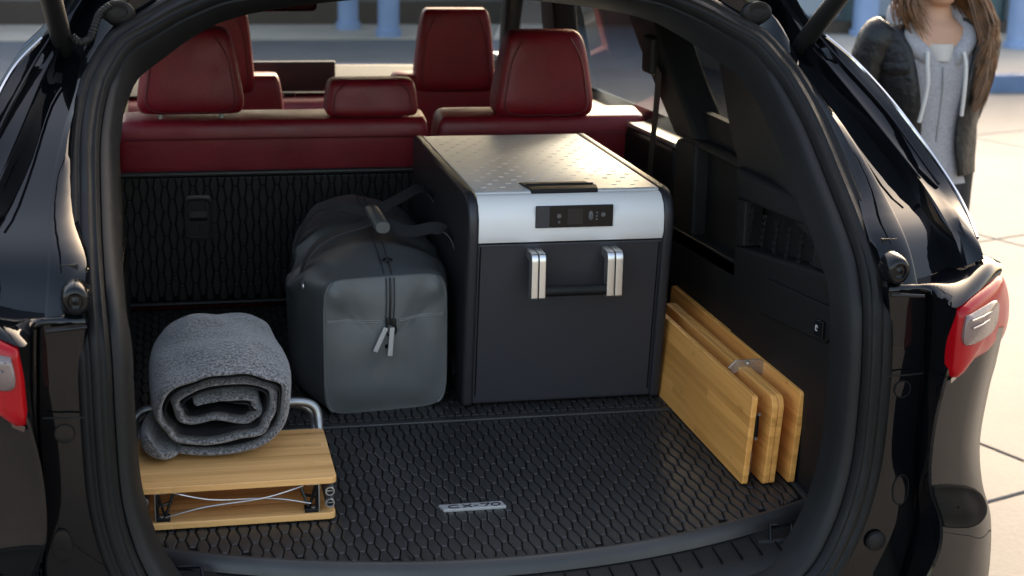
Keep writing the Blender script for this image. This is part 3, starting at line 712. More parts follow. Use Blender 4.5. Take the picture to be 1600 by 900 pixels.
# seam and piping along the top of the seatbacks
for so_, x0, x1 in ((seatL, -.63, .12), (seatR, .18, .70)):
    MB().tube([SP(x, .448, -.0155)+Vector((0, 0, 0)) for x in (x0, x0+.1, (x0+x1)/2, x1-.1, x1)], .0016, 5).build('seam', 'leather_seam', so_)
for so_, x0, x1 in ((seatL, -.63, .12), (seatR, .18, .70)):
    stm = MB()
    for k_ in range(int((x1-x0)/.009)):
        p_ = SP(x0+.009*k_, .4535, -.0150); stm.box(p_, (.0055, .0014, .0012))
    stuff(stm.build('stitching', 'leather_seam', so_, smooth=False))
# --- front seats, dash, mirror
def fseat(l, x0, x1):
    mb = MB(); softblock(mb, (XC+(x0+x1)/2, 3.0, -.30), (0, -.12, 1), (0, 1, .12), x1-x0, x1-x0-.06, .78, .16, .10, ex=.35, ez=5, rings=18, n=48)
    return mb.build('front_seat', 'leather', suv, sharp=0)
fR = fseat(1, .14, .64); fL = fseat(0, -.64, -.14)
hr_from(fR, 646, 770, 655, 756, 142, 12, y=2.90, d=.10)
xr = at(708, 80, 1, 2.9).x; 
a = at(646, 142, 1, 2.9); b = at(770, 142, 1, 2.9); t_ = at(700, 12, 1, 2.9)
headrest(fL, 2*XC-(a.x+b.x)/2, a.z, b.x-a.x, (b.x-a.x)*.84, t_.z-a.z, 2.9, d=.10)
dash = MB().loft([[Vector((XC+x, y-.05*(x/.7)**2, z)) for x in [-.70+.14*i for i in range(11)]] for y, z in ((3.30, .05), (3.28, .26), (3.32, .315), (3.42, .335), (3.60, .35), (3.95, .36))], False, False).build('dashboard', 'leather', suv, sharp=50)
MB().loft([[Vector((XC+x, y-.05*(x/.7)**2, z)) for x in [-.69+.138*i for i in range(11)]] for y, z in ((3.40, .345), (3.5, .372), (3.62, .385), (3.93, .38))], False, False).build('dash_top', 'plastic', suv, sharp=50)
c0, c1 = at(374, 96, 1, 3.38), at(524, 142, 1, 3.38)
MB().box((c0+c1)/2, (c1.x-c0.x, .03, abs(c0.z-c1.z))).build('display_screen', 'screen', suv, bevel=.006)
c0 = at(442, 148, 1, 3.27)
MB().box(c0, (.085, .02, .014)).build('warning_switch', 'gloss_black', suv, bevel=.004)
MB().add([c0+Vector((-.004, -.0112, -.003)), c0+Vector((.004, -.0112, -.003)), c0+Vector((0, -.0112, .004))], [(0, 1, 2)]).build('warning_mark', 'white_mark', suv)
c0, c1 = at(392, -12, 1, 3.05), at(500, 18, 1, 3.05)
mm = MB(); softblock(mm, Vector(((c0.x+c1.x)/2, 3.05, c1.z)), (0, 0, 1), (0, 1, 0), c1.x-c0.x-.02, c1.x-c0.x, c0.z-c1.z, .05, .05, ex=.5, ez=4, rings=10, n=28)
mm.build('rear_view_mirror', 'gloss_black', suv, sharp=0)
MB().tube([Vector(((c0.x+c1.x)/2, 3.05, c0.z-.01)), Vector(((c0.x+c1.x)/2, 3.14, .85))], .012, 8).build('mirror_stem', 'plastic_dark', suv)
wc = Vector((XC-.37, 3.02, .24))
whl = MB().tube([wc+Vector((.18*math.cos(a), .06*math.sin(a), .17*math.sin(a))) for a in [2*math.pi*k/40 for k in range(40)]], .014, 10, True).build('steering_wheel', 'plastic_dark', suv)
MB().box(wc+Vector((0, .02, 0)), (.30, .04, .06)).build('wheel_hub', 'plastic_dark', whl, bevel=.015)

# ------------------------------------------------------------------ rubber mats with raised elongated hexagons
PX, PY, HA = .0350, .066, .0056; HB = PX/2-HA
HEX = [(-HA, -PY/2), (HA, -PY/2), (HB, 0), (HA, PY/2), (-HA, PY/2), (-HB, 0)]
def shrink(poly, g):
    out = []; n = len(poly)
    for i in range(n):
        p0, p1, p2 = Vector(poly[i-1]), Vector(poly[i]), Vector(poly[(i+1) % n])
        e1 = (p1-p0).normalized(); e2 = (p2-p1).normalized()
        n1 = Vector((-e1.y, e1.x)); n2 = Vector((-e2.y, e2.x)); b = (n1+n2)
        if b.length < 1e-6: out.append(p1+n1*g); continue
        b.normalize(); out.append(p1+b*g/max(.3, b.dot(n1)))
    return out
def clip(poly, region):
    """Sutherland-Hodgman against a convex counter-clockwise region"""
    out = [Vector(p) for p in poly]
    for i in range(len(region)):
        a, b = Vector(region[i]), Vector(region[(i+1) % len(region)]); e = b-a; nn = Vector((-e.y, e.x))
        src = out; out = []
        for j in range(len(src)):
            p, q = src[j-1], src[j]; dp, dq = (p-a).dot(nn), (q-a).dot(nn)
            if dq >= 0:
                if dp < 0: out.append(p+(q-p)*dp/(dp-dq))
                out.append(q)
            elif dp >= 0: out.append(p+(q-p)*dp/(dp-dq))
        if len(out) < 3: return []
    # drop doubled corners
    res = []
    for p in out:
        if not res or (p-res[-1]).length > 1e-4: res.append(p)
    if len(res) > 2 and (res[0]-res[-1]).length < 1e-4: res.pop()
    return res if len(res) > 2 else []
def area(p): return abs(sum(p[i-1].x*p[i].y-p[i].x*p[i-1].y for i in range(len(p))))/2
def hexmat(root, region, to3, nrm, base_part, rank, h=.0035, limit=300, holes=()):
    cells = []
    xs = [p[0] for p in region]; ys = [p[1] for p in region]
    i0, i1 = int(min(xs)/PX)-2, int(max(xs)/PX)+2; j0, j1 = int(min(ys)/PY)-2, int(max(ys)/PY)+2
    for i in range(i0, i1+1):
        for j in range(j0, j1+1):
            for k in (0, 1):
                c = Vector((i*PX+k*PX/2, j*PY+k*PY/2))
                if any(hx0 < c.x < hx1 and hy0 < c.y < hy1 for hx0, hx1, hy0, hy1 in holes): continue
                full_ = [c+Vector(q) for q in HEX]; cl = clip(full_, region)
                if not cl or area(cl) < 2.5e-4: continue
                cells.append((rank(c), c, cl, area(cl) > .999*area(full_)))
    cells.sort(key=lambda t: t[0])
    g = .0013
    def prism(mb, poly, off):
        p0 = shrink(poly, g); p1 = shrink(poly, g+.0022)
        if area(p1) < 1e-4: return
        mb.loft([[to3(p-off)+nrm*-.001 for p in p0], [to3(p-off)+nrm*(h-.0016) for p in p0], [to3(p-off)+nrm*h for p in p1]])
    shared = None; rest = MB(); cnt = 0
    o0 = origin(root); z2 = Vector((0, 0))
    for r_, c, poly, whole in cells:
        if cnt >= limit: prism(rest, poly, z2); continue
        cnt += 1
        if whole:
            if shared is None:
                mb = MB(); prism(mb, [Vector(q) for q in HEX], z2)
                me = D.meshes.new('raised_cell'); b0 = to3(z2)
                me.from_pydata([v-b0 for v in mb.v], [], mb.f); me.materials.append(M['mat'])
                bm = bmesh.new(); bm.from_mesh(me); bmesh.ops.recalc_face_normals(bm, faces=bm.faces); bm.to_mesh(me); bm.free(); shared = me
            o = D.objects.new('raised_cell', shared); COL.objects.link(o); o.parent = root; o.location = to3(c)-o0
        else:
            mb = MB(); prism(mb, poly, z2); mb.build('raised_cell', 'mat', root, smooth=False)
    if rest.v: stuff(rest.build('raised_cells_beyond', 'mat', root, smooth=False))

# floor mat: outline, counter-clockwise, front edge bowed towards the tail
def mfront(x): return .345-.155*(1-(min(abs(x), .6)/.6)**2)
FX = [-.6+1.2*k/24 for k in range(25)]
SEAM = .878
mat = thing('cargo_mat', 'black rubber cargo mat with raised hexagons and small silver badge, on the boot floor', 'mat', (XC, .9, -.004))
out_f = [(x, mfront(x)) for x in FX]+[(.612, .50), (.615, SEAM-.004), (-.615, SEAM-.004), (-.612, .50)]
base = [Vector((XC+x, y, -.006)) for x, y in [(x, mfront(x)-.006) for x in FX]+[(.622, .5), (.625, 1.85), (-.66, 1.85), (-.622, .5)]]
MB().prism(base, (0, 0, .006)).build('mat_base', 'mat_base', mat)
rim = [Vector((XC+x, mfront(x)-.002, .001)) for x in FX]
rl = []
for k, x in enumerate(FX):
    y = mfront(x); rl.append([Vector((XC+x, y+.010, -.003)), Vector((XC+x, y+.010, .006)), Vector((XC+x, y+.004, .008)), Vector((XC+x, y-.004, .006)), Vector((XC+x, y-.012, -.006)), Vector((XC+x, y-.016, -.017)), Vector((XC+x, y+.0, -.017))])
MB().loft(rl).build('mat_rim', 'mat', mat, sharp=60)
for s in (-1, 1):
    MB().ribbon([(XC+s*.607, .345, .002), (XC+s*.617, .5, .002), (XC+s*.62, SEAM, .002)], (1, 0, 0), .012, .010).build('mat_rim', 'mat', mat, bevel=.002)
MB().box((XC, SEAM+.012, .001), (1.23, .020, .009)).build('mat_fold', 'mat', mat, bevel=.003)
T0 = Vector((XC, 0, 0))
def floor3(p): return Vector((XC+p.x, p.y, 0))
def vis(c):
    q = Vector((XC+c.x, c.y, 0)); hid = 0
    if -.59 < q.x < -.245 and .42 < q.y: hid = 5
    if .08 < q.x < .51 and q.y > .97: hid = 5
    if -.21 < q.x < .05 and q.y > .97: hid = 5
    return (q-CAM).length+hid
front_region = [(x, mfront(x)+.011) for x in FX if abs(x) < .598]+[(.598, .37), (.61, .5), (.612, SEAM), (-.612, SEAM), (-.61, .5), (-.598, .37)]
hexmat(mat, front_region, floor3, Vector((0, 0, 1)), None, vis, limit=300)
back = thing('rear_mat_panel', 'dark ribbed rubber mat strip under the duffel bag and portable fridge', 'mat', (XC, 1.3, 0))
MB().box((XC-.02, (SEAM+.024+1.83)/2, .0005), (1.27, 1.83-SEAM-.024, .004)).build('mat_base', 'mat_base', back)
hexmat(back, [(-.64, SEAM+.026), (.61, SEAM+.026), (.61, 1.82), (-.64, 1.82)], lambda p: Vector((XC+p.x, p.y, .0025)), Vector((0, 0, 1)), None, vis, limit=140)
# badge: CX-70
b0 = at(693.7, 798.7, 2, .006); b1 = at(791, 791.7, 2, .006); by0 = (b0.y+b1.y)/2; bx0, bx1 = b0.x, b1.x
badge = MB().prism([(bx0, by0, .0028), (bx1, by0, .0028), (bx1-.004, by0+.024, .0028), (bx0-.006, by0+.024, .0028)], (0, 0, .0055)).build('badge', 'zip_pull', mat, bevel=.0008)
def stroke(pts, w=.0026):
    MB().ribbon([(bx0+.010+x*.0155, by0+.0045+y*.0125, .0086) for x, y in pts], (0, 0, 1), .0006, w).build('letter', 'gloss_black', badge, smooth=False)
arc = lambda cx, cy, rx, ry, a0, a1, n=14: [(cx+rx*math.cos(math.radians(a0+(a1-a0)*k/n)), cy+ry*math.sin(math.radians(a0+(a1-a0)*k/n))) for k in range(n+1)]
stroke(arc(.75, .5, .72, .5, 50, 310))
stroke([(1.7, 1), (2.75, 0)]); stroke([(2.75, 1), (1.7, 0)])
stroke([(3.0, .5), (3.5, .5)])
stroke([(3.8, 1), (4.9, 1)]); stroke([(4.9, 1), (4.3, 0)])
stroke(arc(5.6, .5, .5, .5, 0, 360, 20))

# seatback mat
smat = thing('seatback_mat', 'black rubber hexagon mat hung on the back of the red rear seats', 'mat', SP(0, 0))
ST = .365
def seat3(p): return Vector((XC+p.x, SY0+SK*p.y-.012, p.y))
SN = Vector((0, -1, SK)).normalized()
MB().prism([SP(-.665, .005, .004), SP(.735, .005, .004), SP(.735, ST, .004), SP(-.665, ST, .004)], Vector((0, -.008, 0))).build('mat_base', 'mat_base', smat)
MB().tube([SP(-.66, ST-.002, .010), SP(0, ST-.001, .010), SP(.735, ST-.002, .010)], .007, 8).build('mat_rim', 'mat', smat)
MB().tube([SP(-.66, .012, .012), SP(.735, .012, .012)], .006, 8).build('mat_rim', 'mat', smat)
sr = [(-.655, .02), (.72, .02), (.72, ST-.010), (-.655, ST-.010)]
fl0 = at(288, 378, 1, SY0-.05); fl1 = at(332, 303, 1, SY0-.05)
hexmat(smat, sr, seat3, SN, None, lambda c: (0 if c.x < .05 else 3)+abs(c.x+.3), limit=290, holes=((fl0.x-XC+.010, fl1.x-XC-.010, fl0.z+.014, fl1.z-.014),))
fc = (fl0+fl1)/2; fw = (fl1.x-fl0.x)/2; fh = (fl1.z-fl0.z)/2
def frl(s, o): return [p for p in superloop(Vector((fc.x, SY0+SK*fc.z-.012-o, fc.z)), fw*s, fh*s, 36, .35, (Vector((1, 0, 0)), SU))]
fo = MB().loft([frl(1, -.004), frl(1, .004), frl(.9, .007), frl(.8, .006), frl(.76, .003), frl(.02, .003)], True, False).build('latch_flap', 'mat', smat, sharp=40)
MB().box(Vector((fc.x, SY0+SK*fc.z-.012-.004, fc.z-.004)), (fw*1.2, .004, .005)).build('flap_slot', 'mat_base', fo)
MB().box(Vector((fc.x, SY0+SK*fc.z-.012-.003, fc.z+.016)), (fw*1.25, .005, .03)).build('flap_pad', 'mat', fo, bevel=.002)

# ------------------------------------------------------------------ portable fridge
FX0, FX1 = .076, .516
fr = thing('portable_fridge', 'charcoal portable fridge with silver perforated lid and front handle', 'fridge', ((FX0+FX1)/2, 1.3, .006))
FZ = .008
prof = [(.953, FZ), (.9515, .02), (.912, .34), (.905, .385), (.905, .425), (.915, .452), (.938, .470), (.965, .474), (1.65, .474), (1.662, .462), (1.662, FZ)]
def fpro(s, grow=0):
    return prof
# side frames
for x0, x1 in ((FX0, FX0+.024), (FX1-.024, FX1)):
    o = MB().prism([(x0, y-(.004 if y < 1.2 else -.004), z+(.003 if z > .3 else 0)) for y, z in prof], (x1-x0, 0, 0)).build('side_frame', 'charcoal_side', fr, bevel=.008, seg=3)
a, b = FX0+.0225, FX1-.0225
# lower front
lowp = [(.9562, FZ+.004), (.9546, .02), (.9155, .34), (.909, .372), (.93, .372), (1.0, FZ+.004)]
MB().prism([(a, y, z) for y, z in lowp], (b-a, 0, 0)).build('front_panel', 'charcoal', fr, bevel=.003)
for x in (a+.006, b-.006):
    MB().tube([(x, .9525, .03), (x, .9150, .34), (x, .9095, .368)], .0014, 6).build('panel_groove', 'mat_base', fr)
# silver front band, rolled into the lid
band = [(.909, .375), (.9015, .392), (.9015, .425), (.910, .450), (.930, .4665), (.944, .470), (.950, .462), (.950, .375)]
MB().prism([(a, y, z) for y, z in band], (b-a, 0, 0)).build('silver_band', 'alu_panel', fr, bevel=.0015)
lidm = MB().prism([(a, y, z) for y, z in ((.951, .462), (.949, .4725), (.956, .4755), (1.652, .4755), (1.652, .462))], (b-a, 0, 0)).build('lid', 'lid', fr, bevel=.002)
MB().box(((a+b)/2, 1.315, .23), (b-a, .67, .45)).build('body', 'charcoal', fr)
dm = MB()
for j in range(17):
    for i in range(9):
        x = a+.026+(i+(.5 if j % 2 else 0))*(b-a-.052)/8.5; y = .99+j*.038
        if y < 1.05 and .20 < x < .40: continue
        dm.box((x, y, .4757), (.0105, .0042, .0012))
stuff(dm.build('lid_dimples', 'alu_panel', lidm, smooth=False))
# lid latch
lx0, lx1 = at(822, 300, 2, .476).x, at(944, 300, 2, .476).x
MB().loft([[(lx0+.014, .948, .466), (lx1-.004, .948, .466), (lx1-.004, .948, .4775), (lx0+.014, .948, .4775)], [(lx0+.010, .975, .466), (lx1+.0, .975, .466), (lx1, .975, .480), (lx0+.01, .975, .480)], [(lx0, 1.03, .47), (lx1-.006, 1.03, .47), (lx1-.012, 1.03, .4775), (lx0+.006, 1.03, .4775)]]).build('lid_latch', 'plastic_dark', fr, bevel=.002)
MB().tube([(lx0+.012, .985, .4805), (lx1-.006, .985, .4805)], .0025, 8).build('latch_ridge', 'plastic', fr)
# control panel
def FP(px, py, off=0): return at(px, py, 1, .9015-off)
c0, c1 = FP(837, 322), FP(957, 353)
zc = (c0.z+c1.z)/2; pw, ph = c1.x-c0.x, c0.z-c1.z
pc = MB().box(((c0.x+c1.x)/2, .9005, zc), (pw, .005, ph)).build('control_panel', 'gloss_black', fr, bevel=.0015)
MB().box((c0.x+pw*.09, .8975, zc), (pw*.17, .002, ph*.94)).build('power_tab', 'charcoal', pc, bevel=.0006)
MB().box((c0.x+pw*.505, .8978, zc), (pw*.2, .0012, ph*.72)).build('display', 'screen', pc)
def button(x, z, rx, rz, m='grey_mark'):
    MB().loft([[Vector((x+rx*s*sgnpow(math.cos(t), .8), .8982-d, z+rz*s*sgnpow(math.sin(t), .8))) for t in [2*math.pi*k/20 for k in range(20)]] for s, d in ((1, 0), (.9, .0008), (.05, .001))], True, False).build('button', m, pc)
button(c0.x+pw*.30, zc+ph*.03, .0048, .0048); button(c0.x+pw*.30, zc-ph*.24, .0025, .0025)
button(c0.x+pw*.71, zc+ph*.02, .005, .010); button(c0.x+pw*.87, zc+ph*.05, .0048, .0048)
for dz in (.007, 0, -.007): MB().box((c0.x+pw*.785, .8977, zc+dz), (.004, .0008, .0035)).build('panel_mark', 'grey_mark', pc)
# handle
def hb(x0, wd):
    pr = [(.905, .366), (.872, .366), (.8665, .363), (.862, .357), (.861, .348), (.862, .272), (.865, .268), (.882, .268), (.888, .275), (.888, .338), (.892, .346), (.905, .349)]
    pr = [(y-.006 if y < .9 else y+.005, z-.004) for y, z in pr]
    for k in range(2):
        xx = x0+k*(wd/2+.0006)
        MB().prism([(xx, y, z) for y, z in pr], (wd/2-.0012, 0, 0)).build('handle_bracket', 'alu', fr, bevel=.0016)
h0 = at(830, 430, 1, .86); h1 = at(853, 430, 1, .86); h2 = at(948, 430, 1, .86); h3 = at(973, 430, 1, .86)
hb(h0.x, h1.x-h0.x); hb(h2.x, h3.x-h2.x)
MB().tube([(h1.x-.004, .868, .280), (h2.x+.004, .868, .280)], .0115, 20).build('handle_bar', 'plastic', fr)
for s in (-1, 1):
    for yy in (1.02, 1.56): MB().box(((FX0+FX1)/2+s*.17, yy, .0065), (.04, .05, .007)).build('foot', 'rubber', fr)

# ------------------------------------------------------------------ duffel bag
bag = thing('duffel_bag', 'grey coated duffel bag with zipped end panel and black webbing handles', 'bag', (-.085, 1.25, .004))
BC = -.085
def bsec(y, n=72):
    t = (y-.965)/.60
    hw = .130+.034*math.sin(min(1, max(0, t))*math.pi)**.7
    top = .292+.052*math.sin(min(1, max(0, t*1.05))*math.pi*.62)
    zc_ = .006+top/2; loop = []
    for k in range(n):
        a_ = 2*math.pi*k/n; x = hw*sgnpow(math.cos(a_), .26); z = (top/2)*sgnpow(math.sin(a_), .26)
        x *= (1+.16*math.sin(min(1, max(0, t*1.6))*math.pi)) if x < 0 else 1
        q = Vector((BC+x, y+.15*(x)*0.9*(1-t), zc_+z))
        w_ = noise.noise(Vector((x*9, y*7, z*9)))*.008*min(1, 6*max(0, t))+noise.noise(Vector((x*22+5, y*17, z*20)))*.003*min(1, 6*max(0, t))
        fr = min(1, max(0, (t-.02)/.30))
        if z > 0: q.z = zc_+z*(1-.42*fr*(abs(x)/hw)**1.5)+.016*fr*(1-(abs(x)/hw)**2)
        wr = noise.noise(Vector((x*6+y*13, y*5, z*16)))
        w_ += .007*(1-abs(wr)*2.4)*min(1, 5*max(0, t))*(.4+.6*max(0, z/(top/2)))
        sag = 0
        if z > top*.3: sag = -.020*math.exp(-((t-.55)/.2)**2)*(1-abs(x)/hw)
        q += Vector((w_*math.copysign(1, x), 0, w_+sag)); q.z = max(.006, q.z); loop.append(q)
    return loop
ysr = [.965, .970, .985, 1.00]+[1.02+.02*k for k in range(25)]+[1.515, 1.535, 1.55, 1.56]
loops = [bsec(y) for y in ysr]
cc = sum(loops[-1], Vector())/72
loops += [[cc+(p-cc)*.9+Vector((0, .012, 0)) for p in loops[-1]], [cc+(p-cc)*.5+Vector((0, .018, 0)) for p in loops[-1]]]
# front rim rolls into the end panel
l0 = loops[0]; c0 = sum(l0, Vector())/72
loops = [[c0+(p-c0)*.95+Vector((0, .004, 0)) for p in l0]]+loops
MB().loft(loops, True, False).build('body', 'bag_dark', bag, sub=1)
# end panel: a polar grid with a soft bulge and pinched top corners
el = []
for s in (1.0, .985, .955, .9, .82, .7, .56, .4, .22, .03):
    l = []
    for p in l0:
        q = c0+(p-c0)*s
        u = (q.x-c0.x)/.13; v = (q.z-c0.z)/.147
        bul = .016*(1-abs(u)**3)*(1-abs(v)**4)
        for sx in (-1, 1):
            d = math.hypot(u-sx*.86, v-.80); d2 = math.hypot(u-sx*.62, v-.45)
            bul += .012*math.exp(-(d/.16)**2)-.018*math.exp(-(d2/.24)**2)
        bul += noise.noise(Vector((u*2.2, v*2.2, 3)))*.006
        bul -= .003*math.exp(-((v-.38)/.05)**2)*(1-abs(u)**6)
        q = Vector((q.x, q.y-bul*(1-s**10)-.002, q.z)); l.append(q)
    el.append(l)
endp = MB().loft(el, True, False).build('end_panel', 'bag', bag, sub=1)
for sgn in (-1, 1):
    pts_ = sorted([p for p in l0 if (p.x-c0.x)*sgn > .112], key=lambda p: p.z)
    MB().tube([p+Vector((0, -.001, 0)) for p in pts_], .0036, 8).build('piping', 'bag', bag)
def EP(u, v, off=.0015):
    q = Vector((c0.x+u*.128, 0, c0.z+v*.147)); bul = .016*(1-abs(u)**3)*(1-abs(v)**4)
    for sx in (-1, 1):
        d = math.hypot(u-sx*.86, v-.80); d2 = math.hypot(u-sx*.62, v-.45)
        bul += .012*math.exp(-(d/.16)**2)-.018*math.exp(-(d2/.24)**2)
    bul += noise.noise(Vector((u*2.2, v*2.2, 3)))*.006-.003*math.exp(-((v-.38)/.05)**2)*(1-abs(u)**6)
    yb = c0.y+.135*(q.x-c0.x)
    return Vector((q.x, yb-bul-.002-off, q.z))
st = MB()
for k in range(64):
    u = -.95+1.9*k/63
    if -.10 < u < .22: continue
    for dv in (.372, .395):
        p = EP(u, dv-.03*math.cos(u*1.5)+.02, .0035); st.box(p, (.0030, .0016, .0014))
stuff(st.build('stitching', 'thread', endp, smooth=False))
zu = lambda v: .05+.06*(v-.4)-.05*max(0, v-.7)
for du in (-.065, 0, .065):
    MB().tube(cr([EP(zu(v)+du, v, .0012) for v in (.98, .8, .6, .45, .36)], 24), .0013 if du else .0022, 6).build('zip_edge' if du else 'zip_teeth', 'webbing' if du else 'black_metal', endp)
# zip along the top of the bag
def topz(y): return max(p.z for p in bsec(y) if abs(p.x-BC) < .04)
for du in (-.008, .008):
    MB().tube([(BC+.006+du, y, topz(y)+.001) for y in (.975, 1.0, 1.05, 1.1, 1.2, 1.3, 1.4, 1.5)], .0013, 6).build('zip_edge', 'webbing', bag)
pz = EP(.06, .34, .006)
ring_ = MB().tube([pz+Vector((.011*math.cos(a_), -.002, -.012+.013*math.sin(a_))) for a_ in [2*math.pi*k/24 for k in range(24)]], .0018, 8, True).build('pull_ring', 'black_metal', bag)
MB().box(pz+Vector((-.006, -.003, .006)), (.010, .006, .016)).build('zip_slider', 'black_metal', bag, bevel=.002)
MB().box(pz+Vector((.006, -.004, .004)), (.010, .006, .016)).build('zip_slider', 'black_metal', bag, bevel=.002)
for dx, ang, ln in ((-.022, -.42, .056), (.004, -.08, .062)):
    R_ = Matrix.Rotation(-ang, 3, 'Y')
    MB().box(pz+Vector((dx*.5, -.007, -.006))+R_ @ Vector((0, 0, -ln/2)), (.0105, .003, ln), R_).build('zip_pull', 'zip_pull', bag, bevel=.0012)
# straps
WR0, WR1 = at(556, 338, 1, 1.20), at(571, 374, 1, 1.08)
wc0 = Vector((BC+.012, 1.10, .372)); wc1 = Vector((BC+.006, 1.24, .378))
MB().loft([superloop(wc0.lerp(wc1, t), .0165*s, .0135*s, 24, .8, (Vector((1, 0, 0)), Vector((0, 0, 1)))) for t, s in ((-.02, .9), (0, 1), (.5, 1.02), (1, 1), (1.02, .9))]).build('handle_wrap', 'bag_dark', bag, sharp=50)
def strap(pts, wd, name='strap', w=.034, t=.003, mat='webbing', n=36): return MB().ribbon(cr(pts, n), wd, w, t).build(name, mat, bag, smooth=True, sharp=50)
L1 = BC-.166
strap([(L1+.006, 1.13, .06), (L1-.004, 1.13, .18), (L1+.006, 1.13, .27), (L1+.035, 1.135, .325), (BC-.08, 1.15, .352), (BC-.03, 1.165, .362), (BC+.006, 1.17, .372)], (0, 1, .1), w=.036)
strap([(L1+.012, 1.36, .05), (L1-.0, 1.36, .2), (L1+.02, 1.35, .30), (L1+.06, 1.32, .372), (BC-.04, 1.25, .380), (BC+.004, 1.2, .376)], (0, 1, .2))
R1 = BC+.163
strap([(R1-.002, 1.07, .05), (R1+.003, 1.07, .18), (R1+.004, 1.075, .28), (R1-.006, 1.085, .345), (R1-.035, 1.11, .365), (BC+.075, 1.14, .352), (BC+.03, 1.16, .366), (BC+.008, 1.17, .372)], [(0, 1, .1)]*18+[(.1, 1, .5)]*18, w=.036)
strap([(R1-.002, 1.37, .05), (R1+.004, 1.37, .25), (R1+.006, 1.36, .355), (R1-.03, 1.34, .405), (BC+.07, 1.28, .395), (BC+.01, 1.22, .380)], (0, 1, .2))
strap([(BC-.150, 1.06, .255), (BC-.165, 1.065, .20), (BC-.166, 1.075, .1), (BC-.160, 1.09, .03)], (0, 1, 0), 'shoulder_strap', .024)
MB().tube([Vector((L1+.0, 1.03, .268))+Vector((0, .012*math.cos(a_), .008*math.sin(a_))) for a_ in [2*math.pi*k/16 for k in range(16)]], .002, 6, True).build('strap_ring', 'steel', bag)
zt = at(570, 392, 1, 1.0)
MB().tube([Vector((BC+.012, 1.03, topz(1.03)+.004))+Vector((.009*math.cos(a_), .009*math.sin(a_), 0)) for a_ in [2*math.pi*k/20 for k in range(20)]], .0022, 8, True).build('top_rivet', 'black_metal', bag)

# ------------------------------------------------------------------ bamboo folding stool
SX0, SX1, SYF, SYB, SZ = -.591, -.246, .402, .655, .086
stl = thing('folding_stool', 'folded bamboo stool with grey tube frame under the rolled blanket', 'stool', ((SX0+SX1)/2, .52, .006))
def rboard(x0, x1, y0, y1, z0, z1, r=.012):
    pts = []
    for cx, cy, a0 in ((x1-r, y0+r, -90), (x1-r, y1-r, 0), (x0+r, y1-r, 90), (x0+r, y0+r, 180)):
        for k in range(6):
            t = math.radians(a0+90*k/5); pts.append((cx+r*math.cos(t), cy+r*math.sin(t), z0))
    return MB().prism(pts, (0, 0, z1-z0))
rboard(SX0, SX1, SYF, SYB, SZ-.0125, SZ).build('top_board', 'bamboo_x', stl, bevel=.0018)
rboard(SX0+.003, SX1-.002, SYF+.002, SYB+.01, .006, .0185).build('lower_board', 'bamboo_x', stl, bevel=.0018)
for i, (xx, s) in enumerate(((SX0+.014, 1), (SX1-.012, -1))):
    for k, zz in enumerate((.058, .036)):
        MB().tube([(xx, SYF+.004, zz), (xx, SYF+.03, zz), (xx, SYB-.02, zz)], .0085, 16, caps=False).build('leg_tube', 'tube', stl)
        MB().tube([Vector((xx+.0072*math.cos(t), SYF+.004, zz+.0072*math.sin(t))) for t in [2*math.pi*q/20 for q in range(20)]], .0016, 6, True).build('tube_rim', 'steel', stl)
        MB().loft([[Vector((xx+.0068*s_*math.cos(t), SYF+.008, zz+.0068*s_*math.sin(t))) for t in [2*math.pi*q/16 for q in range(16)]] for s_ in (1, .05)], True, False).build('tube_plug', 'plastic', stl)
        MB().box((xx, SYF+.0045, zz+.001), (.013, .002, .0018)).build('tube_slot', 'steel', stl)
    xb = xx+s*.019
    MB().box((xb, SYF+.02, .047), (.002, .03, .052)).build('hinge_plate', 'steel', stl, bevel=.0005)
    MB().box((xb+s*.010, SYF+.022, .0715), (.022, .03, .002)).build('hinge_plate', 'steel', stl)
    MB().box((xb+s*.013, SYF+.018, .022), (.024, .022, .007)).build('hinge_foot', 'black_metal', stl, bevel=.001)
    MB().tube([(xb+s*.010, SYF+.010, .027), (xb+s*.010, SYF+.010, .0295)], .004, 12).build('hinge_screw', 'steel', stl)
    for p, q in (((xb+s*.004, SYF+.012, .070), (xb+s*.016, SYF+.02, .026)), ((xb+s*.034, SYF+.03, .070), (xb+s*.018, SYF+.02, .026)), ((xb+s*.006, SYF+.014, .045), (xb+s*.028, SYF+.03, .046)), ((xb+s*.003, SYF+.012, .070), (xb+s*.004, SYF+.012, .026))):
        MB().tube([p, q], .0028, 8).build('hinge_strut', 'black_metal', stl)
for (xa, za), (xb, zb), yo in (((SX0+.062, .070), (SX1-.045, .034), .013), ((SX0+.05, .027), (SX1-.058, .070), .008)):
    MB().tube(cr([(xa, SYF+yo, za), ((xa+xb)/2-.05, SYF+yo-.002, (za+zb)/2+(.001 if za > zb else -.006)), ((xa+xb)/2+.05, SYF+yo-.002, (za+zb)/2+(-.003 if za > zb else .004)), (xb, SYF+yo, zb)], 20), .0016, 8).build('cross_wire', 'steel', stl)
for k in range(2):
    yy = .69+k*.024; zz = .128-k*.012
    xL, xR = SX0-.006+k*.008, SX1-.006-k*.008
    MB().tube(cr([(xL+.006, SYB-.06, .036+k*.02), (xL+.002, SYB, .05+k*.012), (xL, yy-.01, .09), (xL+.006, yy, zz-.012), (xL+.03, yy+.003, zz), (xL+.08, yy+.003, zz+.001), ((xL+xR)/2, yy, zz+.002), (xR-.08, yy, zz+.001), (xR-.03, yy, zz), (xR-.006, yy-.002, zz-.012), (xR, yy-.01, .09), (xR-.002, SYB, .05+k*.012), (xR-.006, SYB-.06, .036+k*.02)], 90), .0085, 12).build('frame_tube', 'tube', stl)

